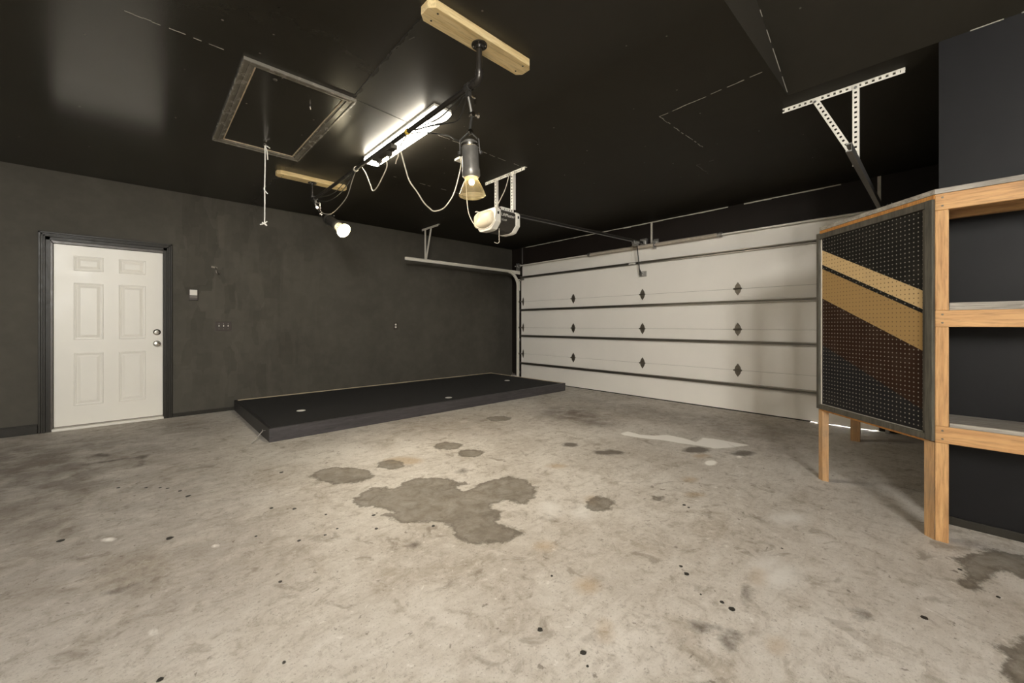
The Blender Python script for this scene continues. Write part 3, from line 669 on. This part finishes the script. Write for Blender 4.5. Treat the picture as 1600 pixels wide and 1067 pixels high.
# bulging light lens on the camera-side end
mb = MB(); n, m_ = 12, 7; vs_ = []; cy, cz = (OY0 + OY1) / 2 + .01, 2.232
for j in range(m_):
    f = j / (m_ - 1); s_ = math.sqrt(max(0, 1 - f ** 2.4)); x = 2.604 - .075 * f
    for k in range(24):
        a = 2 * math.pi * k / 24; cx_, sx_ = math.cos(a), math.sin(a)
        vs_.append((x, cy + .148 * s_ * abs(cx_) ** .6 * (1 if cx_ > 0 else -1), cz + .088 * s_ * abs(sx_) ** .6 * (1 if sx_ > 0 else -1)))
fs = [(j * 24 + k, j * 24 + (k + 1) % 24, (j + 1) * 24 + (k + 1) % 24, (j + 1) * 24 + k) for j in range(m_ - 1) for k in range(24)]
mb.add(vs_, fs); mb.smooth = True; mb.build('light_lens', plain('cream_lens', (.62, .54, .40), .3, var=.05), t)
for x in (2.645, 2.925): MB().box(x - .011, x + .011, OY0 - .0015, OY0 + .002, 2.268, 2.295).build('cap_slot', M['hole'], t, bevel=.001)
def text(body, size, loc, m, parent, name):
    cu = bpy.data.curves.new(name, 'FONT'); cu.body = body; cu.size = size; cu.extrude = .0004; cu.resolution_u = 2
    o = bpy.data.objects.new(name + '_tmp', cu); C.objects.link(o); bpy.context.view_layer.update()
    me = bpy.data.meshes.new_from_object(o.evaluated_get(bpy.context.evaluated_depsgraph_get())); bpy.data.objects.remove(o)
    me.transform(Matrix.Translation(Vector(loc) - ORG[parent.name]) @ Matrix.Rotation(R(90), 4, 'X')); me.name = name; me.materials.clear(); me.materials.append(m)
    o = bpy.data.objects.new(name, me); C.objects.link(o); o.parent = parent; return o
text('LiftMaster', .046, (2.690, OY0 + .0052, 2.262), M['whitemetal'], t, 'brand_lettering')
text('1/2 HP', .027, (2.690, OY0 + .0052, 2.214), M['whitemetal'], t, 'power_lettering')
rl = MB(); rl.bar((2.93, 3.205, 2.362), (5.80, 3.205, 2.440), .010, .038, (0, 1, 0)); rl.bar((2.93, 3.205, 2.345), (5.80, 3.205, 2.423), .030, .005, (0, 1, 0))
rail = rl.build('rail', M['blackmetal'], t)
for o_ in (-.02, .02): MB().bar((2.93, 3.205 + o_, 2.368), (5.70, 3.205 + o_, 2.446), .006, .008, (0, 1, 0)).build('chain', M['hinge'], t)
mb = MB().box(5.50, 5.64, 3.178, 3.232, 2.388, 2.43); mb.box(5.53, 5.60, 3.17, 3.24, 2.36, 2.40); mb.build('trolley', M['galv'], t, bevel=.004)
mb = MB().bar((5.60, 3.200, 2.40), (5.685, 3.200, 1.965), .025, .004, (1, 0, 0)); mb.bar((5.675, 3.206, 2.02), (5.755, 3.206, 1.945), .025, .004, (0, 0, 1)); mb.bar((5.678, 3.20, 2.0), (5.70, 3.20, 1.91), .025, .004, (1, 0, 0)); mb.build('door_arm', M['blackmetal'], t)
MB().tube(spline([(5.53, 3.235, 2.38), (5.525, 3.24, 2.33), (5.53, 3.245, 2.2), (5.53, 3.245, 2.08)]), .002, 5).build('release_cord', M['cord'], t)
MB().lathe([(0, 0), (.006, 0), (.006, .05), (0, .05)], (5.53, 3.22, 2.075), (0, 1, 0), 8).build('release_handle', M['gjoint'], t)
mb = MB().box(5.80, 5.85, 3.15, 3.26, 2.40, 2.50); mb.box(5.74, 5.80, 3.17, 3.175, 2.41, 2.47); mb.box(5.74, 5.80, 3.235, 3.24, 2.41, 2.47); mb.build('header_bracket', M['galv'], t)
MB().tube(spline([(2.70, 3.10, 2.14), (2.70, 3.10, 2.03), (2.70, 3.10, 2.0), (2.69, 3.115, 1.985), (2.66, 3.13, 1.995)]), .003, 6).build('antenna_wire', M['cord'], t)
t = tag(MB().box(2.29, 2.36, 3.22, 3.31, H - .022, H).build('ceiling_outlet', M['whitemetal'], None, bevel=.003), 'small white outlet box on the ceiling behind the near lamp', 'outlet')

# ------------------------------------------------------------------ attic hatch and pull cord
t = thing('attic_hatch', (.81, 3.66, H), 'black ceiling hatch panel framed with narrow moulding', 'attic hatch')
hx0, hx1, hy0, hy1 = .462, 1.158, 2.92, 4.40
def mould(nm, a, b, inward):
    a, b, i_ = Vector(a), Vector(b), Vector(inward); mb = MB()
    for o_, w_, th in ((0, .014, .022), (.014, .022, .014), (.036, .018, .018), (.054, .016, .009)):
        u = (b - a).normalized(); a2, b2 = a + u * o_ + i_ * o_, b - u * o_ + i_ * o_
        mb.prism([a2 + Vector((0, 0, .001)), b2 + Vector((0, 0, .001)), b2 + i_ * w_ - u * w_ + Vector((0, 0, .001)), a2 + i_ * w_ + u * w_ + Vector((0, 0, .001))], (0, 0, -th))
    return mb.build(nm, M['hatchtrim'], t, bevel=.002)
M['hatchtrim'] = plain('grey_black_gloss_trim', (.20, .185, .155), .25, var=.3, scale=15)  # grey lifted to stand in for lamp glints on the bevels
mould('frame_moulding', (hx0, hy0, H), (hx1, hy0, H), (0, 1, 0)); mould('frame_moulding', (hx0, hy1, H), (hx1, hy1, H), (0, -1, 0))
mould('frame_moulding', (hx0, hy0, H), (hx0, hy1, H), (1, 0, 0)); mould('frame_moulding', (hx1, hy0, H), (hx1, hy1, H), (-1, 0, 0))
MB().box(hx0 + .078, hx1 - .078, hy0 + .078, hy1 - .078, H - .006, H + .004).build('hatch_panel', M['ceiling'], t, bevel=.001)
for (a, b, c_, d) in ((hx0 + .070, hx0 + .0765, hy0 + .07, hy1 - .07), (hx1 - .0765, hx1 - .070, hy0 + .07, hy1 - .07), (hx0 + .07, hx1 - .07, hy1 - .0765, hy1 - .070)): MB().box(a, b, c_, d, H - .0105, H + .002).build('raw_wood_gap', M['rawplyy'], t)

MB().tube(spline([(.925, 3.21, H - .006), (.925, 3.21, H - .03), (.93, 3.22, H - .04)]), .005, 6).build('eye_bolt', M['chrome'], t)
MB().lathe([(0, 0), (.014, 0), (.012, .005), (0, .006)], (.66, 3.05, H - .006), (0, 0, -1), 12).build('screw_cap', M['seamd'], t)
mb = MB().tube([Vector((.822, 4.174, H - .014)) + Vector((.012 * math.cos(k * .524), 0, -.012 - .012 * math.sin(k * .524))) for k in range(13)], .003, 6)
mb.build('pull_ring', M['chrome'], t)
t = thing('pull_cord', (.822, 4.174, H - .03), 'white knotted pull cord hanging from the ceiling hatch', 'cord')
MB().tube(spline([(.822, 4.174, H - .03), (.823, 4.173, 2.6), (.820, 4.174, 2.4), (.821, 4.175, 2.22), (.819, 4.174, 2.065)]), .0045, 7).build('cord', M['whitecord'], t)
for q_ in ([(.822, 4.174, 2.765), (.832, 4.168, 2.74), (.838, 4.165, 2.70), (.842, 4.163, 2.645)], [(.822, 4.174, 2.77), (.84, 4.166, 2.765), (.858, 4.158, 2.752)], [(.821, 4.174, 2.40), (.815, 4.17, 2.37), (.832, 4.165, 2.345), (.842, 4.162, 2.335)]):
    MB().tube(spline(q_), .0045, 6).build('knot_tail', M['whitecord'], t)
mb = MB(); mb.tube(spline([(.787, 4.19, 2.052), (.805, 4.18, 2.058), (.82, 4.174, 2.068), (.838, 4.166, 2.085)]), [.005] * 24 + [.007], 7); mb.tube(spline([(.80, 4.18, 2.07), (.82, 4.174, 2.062), (.834, 4.165, 2.046)]), .007, 7); mb.build('end_knot', M['whitecord'], t)

# ------------------------------------------------------------------ pipe rail with mounting blocks
XP, ZP = 1.424, 2.555
def block(x0, x1, y0, y1, label):
    mb = MB(); c = .03
    mb.prism([(x0 + c, y0, H), (x1 - c, y0, H), (x1, y0 + c, H), (x1, y1 - c, H), (x1 - c, y1, H), (x0 + c, y1, H), (x0, y1 - c, H), (x0, y0 + c, H)], (0, 0, -.045))
    o = mb.build('mounting_block', M['block'], None, bevel=.003); tag(o, label, 'wood block', 'pine blocks holding the pipe rail')
    for x in (x0 + .06, x1 - .06):
        for y in (y0 + .03, y1 - .03): MB().lathe([(0, 0), (.006, 0), (.005, .001), (0, .001)], (x, y, H - .045), (0, 0, -1), 8).build('screw', M['hole'], o)
block(1.065, 1.80, 1.745, 1.87, 'pine mounting block nearest the camera at the top of the picture')
block(1.062, 1.797, 4.80, 4.925, 'pine mounting block on the far end of the pipe, near the left wall')
t = thing('pipe_rail', (XP, 3.3, H), 'black iron pipe rail hung under the ceiling from two flanges', 'pipe')
for y, nm in ((1.809, 'n'), (4.862, 'f')):
    MB().lathe([(0, 0), (.045, 0), (.045, .007), (.025, .010), (.022, .024), (.0165, .024)], (XP, y, H - .0452), (0, 0, -1), 28).build('flange', M['blackpipe'], t)
    for a in (.8, 2.37, 3.94, 5.5): MB().lathe([(0, 0), (.006, 0), (.005, .004), (0, .005)], (XP + .034 * math.cos(a), y + .034 * math.sin(a), H - .0515), (0, 0, -1), 8).build('flange_screw', M['chrome'], t)
    s_ = 1 if nm == 'n' else -1
    MB().tube([(XP, y, H - .06), (XP, y, ZP + .03)], .0165, 16).build('drop_pipe', M['blackpipe'], t)
    c_ = [(XP, y + s_ * (.03 - .03 * math.cos(a)), ZP + .03 - .03 * math.sin(a)) for a in [k * math.pi / 16 for k in range(9)]]
    el = MB().tube([(XP, y, ZP + .055), (XP, y, ZP + .035)] + c_ + [(XP, y + s_ * .035, ZP), (XP, y + s_ * .058, ZP)], [.024, .0245] + [.0215] * 9 + [.0245, .024], 18); el.build('elbow', M['blackpipe'], t)
MB().tube([(XP, 1.85, ZP), (XP, 4.82, ZP)], .0165, 16).build('rail_pipe', M['blackpipe'], t)
for y, m in ((2.65, M['yellow']), (3.61, M['cord'])):
    MB().lathe([(.017, -.012), (.021, -.012), (.022, 0), (.021, .012), (.017, .012)], (XP, y, ZP), (0, 1, 0), 16, caps=False).build('tie_wrap', m, t)

# ------------------------------------------------------------------ hanging spotlights
def spotlight(k, label, clamp, joints, can0, can1, face_lit):
    """clamp on pipe -> jointed arm -> yoke -> can (can0 back end, can1 front rim) -> flared bulb"""
    t = thing('spotlight', clamp, label, 'spotlight', 'clip-on spotlights on the pipe')
    cl = Vector(clamp); mb = MB()
    mb.lathe([(.0175, -.018), (.026, -.018), (.026, .018), (.0175, .018)], (XP, cl.y, ZP), (0, 1, 0), 16, caps=False)
    mb.box(XP - .012, XP + .012, cl.y - .014, cl.y + .014, ZP - .055, ZP - .02); mb.build('clamp', M['blackmetal'], t)
    mb = MB().tube([(XP + .012, cl.y, ZP - .038), (XP + .045, cl.y, ZP - .045)], .006, 8); mb.bar((XP + .045, cl.y, ZP - .03), (XP + .05, cl.y, ZP - .085), .02, .006, (0, 1, 0)); mb.build('clamp_screw', M['chrome'], t)
    J = [Vector(j) for j in joints]
    for a, b in zip(J[:-1], J[1:]): MB().tube([a, b], .0085, 10).build('arm', M['blackmetal'] if b is J[-1] else M['can'], t)
    for j in J[1:]:
        mb = MB().lathe([(0, -.014), (.015, -.014), (.017, 0), (.015, .014), (0, .014)], j, (0, 1, 0), 12); mb.build('joint', M['chrome'], t)
    mb = MB(); mb.tube([J[1] + Vector((0, .0, 0)), J[1] + Vector((.035, -.01, .002))], .006, 8); mb.lathe([(0, 0), (.016, 0), (.016, .012), (0, .012)], J[1] + Vector((.03, -.01, .002)), (1, -.3, 0), 10); mb.build('thumb_screw', M['chrome'], t)
    a, b = Vector(can0), Vector(can1); ax = (b - a).normalized(); L = (b - a).length
    side = ax.cross(Vector((ca, sa, 0))).normalized()      # yoke opens sideways
    # yoke: bent flat bar over the back of the can
    mb = MB(); yk = J[-1]
    for s_ in (-1, 1):
        mb.bar(yk + side * .004 * s_, a - ax * .018 + side * .05 * s_, .018, .004, ax.cross(side)); mb.bar(a - ax * .018 + side * .056 * s_, a + ax * .07 + side * .060 * s_, .018, .004, ax.cross(side))
        mb.lathe([(0, 0), (.012, 0), (.010, .01), (0, .011)], a + ax * .06 + side * .062 * s_, side * s_, 10)
    mb.build('yoke', M['blackmetal'], t)
    h_ = MB().lathe([(0, -.012), (.030, -.012), (.040, -.004), (.047, .0), (.047, .012), (.050, .016), (.051, L * .72), (.054, L * .78), (.054, L * .94), (.046, L), (.040, L), (.040, L * .8), (0, L * .8)], a, ax, 28, caps=False).build('housing', M['can'] if k == 0 else M['blackmetal'], t)
    mb = MB(); mb.lathe([(.0475, .012), (.0535, .014), (.0535, .028), (.0505, .030)], a, ax, 28, caps=False); mb.build('band', M['chrome'] if k == 0 else M['blackmetal'], h_)
    bl = .108
    MB().lathe([(.030, -.012), (.036, .006), (.050, .03), (.066, .065), (.078, bl - .012), (.080, bl - .004), (.077, bl)], b, ax, 32, caps=False).build('bulb', M['glass'], t)
    if face_lit:
        MB().lathe([(0, bl + .012), (.04, bl + .008), (.07, bl - .002), (.077, bl - .010), (0, bl - .012)], b, ax, 32, caps=False).build('bulb_face', M['bulb_face'], t)
    else:
        MB().lathe([(.077, bl), (.06, bl + .008), (.03, bl + .012), (0, bl + .013)], b, ax, 32, caps=False).build('bulb_face', M['glass'], t)
        MB().lathe([(0, 0), (.012, .004), (.016, .014), (.012, .026), (0, .030)], b + ax * .012, ax, 14, caps=False).build('filament', M['bulb_hot'], t)
    # the lamp's own light
    l = bpy.data.lights.new('spot_beam', 'SPOT'); l.energy = 36 if face_lit else 14; l.color = (1, .86, .66); l.spot_size = R(115); l.spot_blend = .9; l.shadow_soft_size = .06
    o = bpy.data.objects.new('spot_beam', l); C.objects.link(o); o.parent = t
    o.location = b + ax * (bl + .03) - cl; o.rotation_euler = ax.to_track_quat('-Z', 'Y').to_euler()
    return t
SPOT1 = spotlight(0, 'spotlight with clear flared bulb pointing straight down, nearest the camera', (XP, 1.913, ZP),
          [(XP, 1.913, 2.50), (1.450, 1.913, 2.405), (1.434, 1.913, 2.295)], (1.432, 1.913, 2.232), (1.446, 1.913, 2.025), False)
ax2 = Vector((.10, -.86, -.50)).normalized(); c2 = Vector((1.545, 4.735, 2.355))
SPOT2 = spotlight(1, 'small dark spotlight with a glowing bulb at the far end of the pipe', (XP, 4.762, ZP),
          [(XP, 4.762, 2.50), (1.440, 4.76, 2.455), (1.495, 4.80, 2.405)], c2, c2 + ax2 * .19 + Vector((.045, 0, -.02)), True)

# power strip under the pipe and its cords
t = thing('power_strip', (XP, 3.03, ZP - .03), 'dark power strip strapped under the pipe in front of the tube light', 'power strip')
MB().box(XP - .028, XP + .028, 2.86, 3.20, ZP - .055, ZP - .017).build('case', M['plastic'], t, bevel=.006)
for y in (2.94, 3.12):
    mb = MB().box(XP - .016, XP + .016, y - .018, y + .018, ZP - .088, ZP - .055); mb.tube([(XP, y, ZP - .088), (XP, y, ZP - .11)], [.010, .006], 8); mb.build('plug', M['plastic'], t)
PSTRIP = t
def cable(name, pts, r, m, label, group=None, n=8, parent=None):
    o = MB().tube(spline(pts, n), r, 7).build(name, m, parent)
    if parent: o['label'] = label; return o
    return tag(o, label, 'cable', group)
def pp(*L): return [at(u, v, X=x) for u, v, x in L]
BG = 'black lamp cables on the pipe'
cable('lamp_cable', [(1.44, 1.93, 2.24), (1.40, 1.99, 2.26), (1.41, 2.10, 2.33), (1.43, 2.25, 2.40), (1.42, 2.40, 2.46), (XP, 2.60, ZP - .03)], .0045, M['cable'], 'black cable running from the near lamp housing up to the pipe', parent=SPOT1)
cable('lamp_cable', [(1.43, 1.93, ZP - .03), (1.47, 2.02, 2.50), (1.49, 2.12, 2.46), (1.46, 2.25, 2.475), (1.44, 2.42, 2.51), (XP + .01, 2.56, ZP - .02)], .004, M['cable'], 'black cable drooping lowest between the near clamp and yellow tape', BG)
cable('lamp_cable', [(1.43, 1.96, ZP - .03), (1.46, 2.10, 2.505), (1.47, 2.22, 2.485), (1.45, 2.36, 2.505), (XP, 2.55, ZP - .022)], .004, M['cable'], 'middle one of the black cables drooping beside the near pipe end', BG)
cable('lamp_cable', [(1.42, 1.99, ZP - .03), (1.44, 2.12, 2.525), (1.45, 2.28, 2.52), (XP + .01, 2.46, ZP - .022)], .004, M['cable'], 'black cable hugging the pipe closest near the clamp', BG)
cable('lamp_cable', [(XP, 3.62, ZP - .02), (1.45, 3.85, 2.50), (1.46, 4.15, 2.46), (1.45, 4.45, 2.46), (XP, 4.70, ZP - .03)], .004, M['cable'], 'black cable sagging under the far half of the pipe', BG)
cable('lamp_cable', [(XP, 3.64, ZP - .02), (1.44, 3.95, 2.52), (1.45, 4.25, 2.50), (XP, 4.60, ZP - .025)], .004, M['cable'], 'thin black cable close below the far half of the pipe', BG)
cable('lamp_cord', [(XP, 3.63, ZP - .02), (1.47, 3.83, 2.50), (1.51, 4.05, 2.43), (1.53, 4.35, 2.385), (1.52, 4.55, 2.36), (1.49, 4.70, 2.39), (1.47, 4.75, 2.44)], .0045, M['gjoint'], 'grey cord looping down to the far lamp clamp', parent=SPOT2)
cable('power_cord', pp((566, 262, XP), (572, 272, 1.44), (579, 290, 1.45), (582.5, 298, 1.45), (589, 293, 1.45), (597, 278, 1.44), (604, 262, 1.43), (604, 252, XP), (601, 246, XP)), .0045, M['cord'], 'short pale cord hanging in a V from the power strip', parent=PSTRIP)
cable('extension_cord', pp((638, 206, XP), (633, 216, XP), (625, 230, 1.43), (628, 243, 1.44), (634, 265, 1.47), (640, 283, 1.50), (652, 300, 1.56), (662, 316, 1.62), (672, 326, 1.68), (679, 330, 1.72), (692, 326, 1.82), (702, 315, 1.92), (710, 300, 2.02), (717, 275, 2.14), (720.5, 258, 2.24), (720, 249, 2.31)), .005, M['cord'], 'long pale cord looping from the pipe up to the ceiling outlet')
cable('power_cord', pp((620, 233, XP), (622, 243, XP), (619.5, 250, XP), (618, 256, XP)), .004, M['cord'], 'short tail of cord below the power strip plug', parent=PSTRIP)
cable('opener_cord', pp((722, 250, 2.33), (728, 285, 2.36), (729.5, 311, 2.40), (733, 335, 2.42), (743, 353, 2.44), (755, 358, 2.46), (767, 352, 2.48), (773.5, 340, 2.50), (777, 322, 2.60), (788, 299, 2.75), (794, 280, 2.88), (796, 271, 2.915)), .0045, M['cord'], 'pale cord looping in front of the opener to its hanger')

# ------------------------------------------------------------------ tube light
t = thing('fluorescent_light', (1.68, 3.22, H), 'long glowing fluorescent ceiling light with a wraparound lens', 'ceiling light')
fx0, fx1, fy0, fy1 = 1.60, 1.755, 2.575, 3.855
MB().box(fx0, fx1, fy0, fy1, H - .018, H).build('housing', M['whitemetal'], t, bevel=.002)
prof = [(fx0 + .002, H - .018), (fx0 - .002, H - .05), (fx0 + .02, H - .072), (fx1 - .02, H - .072), (fx1 + .002, H - .05), (fx1 - .002, H - .018)]
MB().prism([(x, fy0 + .14, z) for x, z in prof], (0, fy1 - fy0 - .15, 0)).build('diffuser', M['fluor'], t)
M['endcap'] = emit('dim_lens_end', (1, .92, .76, 1), 1.2)
MB().prism([(x, fy0 + .002, z) for x, z in prof], (0, .136, 0)).build('lens_end', M['endcap'], t)
MB().prism([(x, fy1 - .009, z) for x, z in prof], (0, .008, 0)).build('end_plate', M['whitemetal'], t)

# ------------------------------------------------------------------ shelf unit with pegboard
t = thing('corner_shelf', (3.3, .1, 0), 'open pine shelf unit with a striped pegboard panel across its angled corner', 'shelf')
X0 = 3.10; YC = .025; YE = -2.25
d1 = Vector((1, 1, 0)).normalized(); nn = Vector((-1, 1, 0)).normalized()     # along / out of the angled panel
P0 = Vector((X0, YC, 0)); LP = .836
# face beams, posts between them
HB_ = ((1.755, 1.842), (1.137, 1.225), (.523, .611))
for z0, z1 in HB_:
    MB().box(X0, X0 + .038, YE, YC, z0, z1).build('shelf_beam', M['wy'], t, bevel=.003)
for z0, z1 in ((1.2255, 1.7545), (.6115, 1.1365), (0, .5225)):
    MB().box(X0, X0 + .038, -.025, YC, z0, z1).build('post', M['wz'], t, bevel=.003)
    MB().box(X0, X0 + .038, YE + .03, YE + .08, z0, z1).build('post', M['wz'], t, bevel=.003)
for z0, z1 in HB_: MB().box(XR - .040, XR - .002, YE, YS - .004, z0 + (0 if z0 > 1.5 else 0), z1).build('wall_ledger', M['wy'], t, bevel=.003)
for zt in (1.264, .633):
    z0 = zt - .019
    MB().box(X0 + .002, XR - .002, YE, -.027, z0, zt).build('shelf_board', M['grey'], t, bevel=.002)
for zt in (1.225, .611): MB().box(X0 + .002, XR - .05, YE, -.027, zt + .0005, zt + (.0195 if zt > 1 else .0025)).build('cleat', M['grey'], t)
top = [(X0 - .006, YE), (X0 - .006, YC), (X0 + LP * d1.x - .004, YC + LP * d1.y + .002), (5.2, YC + LP * d1.y + .002), (5.2, YS + .004), (XR - .002, YS + .004), (XR - .002, YE)]
MB().prism([(x, y, 1.8425) for x, y in top], (0, 0, .026)).build('top_sheet', M['grey'], t)
# angled panel
def dbox(name, s0, s1, z0, z1, n0, n1, m, bev=.002, parent=None):
    c_ = P0 + d1 * (s0 + s1) / 2 + nn * (n0 + n1) / 2 + Vector((0, 0, (z0 + z1) / 2))
    return MB().obox(c_, d1 * (s1 - s0) / 2, nn * (n1 - n0) / 2, Vector((0, 0, (z1 - z0) / 2))).build(name, m, parent or t, bevel=bev)
dbox('angled_rail', .0, LP, 1.755, 1.842, -.045, -.008, M['orange'])
dbox('angled_rail', .0, LP, .523, .60, -.045, -.008, M['orange'])
dbox('angled_rail', .002, LP - .002, 1.817, 1.841, -.008, .004, M['orange'])
dbox('angled_rail', .03, LP - .004, .513, .530, -.03, -.001, M['orange'])
def pegmat():
    t = NT('striped_pegboard'); tc = t.n('ShaderNodeTexCoord'); sx = t.n('ShaderNodeSeparateXYZ'); t.set(sx.inputs[0], tc.outputs['Object'])
    x_, z_ = sx.outputs[0], sx.outputs[2]      # object axes: x along the panel, z up (panel-local)
    # stripe edges run from z(s=.058) on the post side up to z(s=.817) on the far side
    def edge(zr, zl): return t.math('ADD', zr, t.math('MULTIPLY', t.math('SUBTRACT', x_, .058), (zl - zr) / (.817 - .058)))
    def above(e): return t.math('GREATER_THAN', z_, e)
    ch, black, cream, tan, brown = (.013, .012, .013), (.009, .008, .0065), (.62, .44, .22), (.38, .24, .095), (.028, .011, .005)
    c = t.mix(above(edge(.677, 1.003)), ch, brown)
    c = t.mix(above(edge(1.001, 1.343)), c, tan); c = t.mix(above(edge(1.207, 1.56)), c, black)
    c = t.mix(above(edge(1.230, 1.591)), c, cream); c = t.mix(above(edge(1.332, 1.697)), c, black)
    pale_stripe = t.math('SUBTRACT', above(edge(1.001, 1.343)), above(edge(1.207, 1.56))); pale_stripe = t.math('ADD', pale_stripe, t.math('SUBTRACT', above(edge(1.230, 1.591)), above(edge(1.332, 1.697))))  # mask of the tan and cream paint stripes
    c = t.mix(t.math('MULTIPLY', t.ramp(t.noise(tc.outputs['Object'], 6, 6, .7), .5, .8), .25), c, t.mix(.5, c, (.2, .17, .13)))
    p = .0262
    def cell(a): return t.math('SUBTRACT', t.math('FRACT', t.math('DIVIDE', a, p)), .5)
    r = t.math('SQRT', t.math('ADD', t.math('POWER', cell(x_), 2), t.math('POWER', cell(z_), 2)))
    h_ = t.ramp(r, .125, .165, 1, 0)
    hc = t.mix(pale_stripe, (.30, .28, .24), (.16, .10, .045))       # dusty hole rims on the dark paint, dark holes on the tan
    c = t.mix(t.math('MULTIPLY', h_, .85), c, hc)
    t.bump(t.math('SUBTRACT', 1, h_), .5, .003)
    return t.out(c, .5, 0, .18)
s0, s1, z0, z1 = .05, .824, .555, 1.785
me = bpy.data.meshes.new('pegboard'); bmx = MB().box(s0, s1, -.006, 0, z0, z1)
me.from_pydata(bmx.v, [], bmx.f); bm = bmesh.new(); bm.from_mesh(me); bmesh.ops.recalc_face_normals(bm, faces=bm.faces); bm.to_mesh(me); bm.free(); me.materials.append(pegmat())
pb = bpy.data.objects.new('pegboard', me); C.objects.link(pb); pb.parent = t; pb['label'] = 'pegboard painted with cream, tan and brown diagonal stripes'
pb.matrix_local = Matrix.Translation(P0 + nn * -.001 - ORG[t.name]) @ Matrix(((d1.x, nn.x, 0, 0), (d1.y, nn.y, 0, 0), (0, 0, 1, 0), (0, 0, 0, 1)))
dbox('panel_frame', .0, .040, .528, 1.817, -.001, .016, M['greyd']); dbox('panel_frame', .040, .058, .570, 1.777, -.001, .009, M['greyd'])
dbox('panel_frame', .824, .850, .528, 1.822, -.02, .016, M['greyd']); dbox('panel_frame', .8135, .8235, .562, 1.78, -.001, .003, M['strip'], .0005)
dbox('panel_frame', .0405, .8235, .528, .562, -.001, .016, M['greydh']); dbox('panel_frame', .0405, .8235, 1.778, 1.816, -.001, .016, M['greydh'])
dbox('panel_frame', .059, .813, .562, .567, -.001, .004, M['seam'], .0005)
# legs: one mitred against the face post, one at the far end of the angled panel, one at the back
MB().prism([P0 + d1 * .002, P0 + d1 * .058, P0 + d1 * .058 - nn * .04, P0 + d1 * .002 + Vector((.045, .0, 0))], (0, 0, .521)).build('leg', M['wzd'], t)
q = P0 + d1 * .815
MB().prism([q + d1 * .036 - nn * .002, q - nn * .002 - d1 * .002, q + Vector((.0, -.038, 0)) - nn * .002, q + d1 * .036 + Vector((.03, -.038, 0))], (0, 0, .521)).build('leg', M['wzd'], t)
MB().box(5.15, 5.188, .545, .617, 0, 1.842).build('leg', M['wzd'], t, bevel=.002)
for z0, z1 in ((1.755, 1.842), (.523, .611)): MB().box(3.74, 5.149, .580, .617, z0, z1).build('bench_rail', M['wx'], t, bevel=.002)
for z0, z1 in HB_:
    for dz in (.022, .066): MB().lathe([(0, 0), (.005, 0), (.004, .0015), (0, .002)], (X0, -.002, z0 + dz), (-1, 0, 0), 8).build('screw', M['hinge'], t)
# back panels keeping the recess behind the pegboard closed
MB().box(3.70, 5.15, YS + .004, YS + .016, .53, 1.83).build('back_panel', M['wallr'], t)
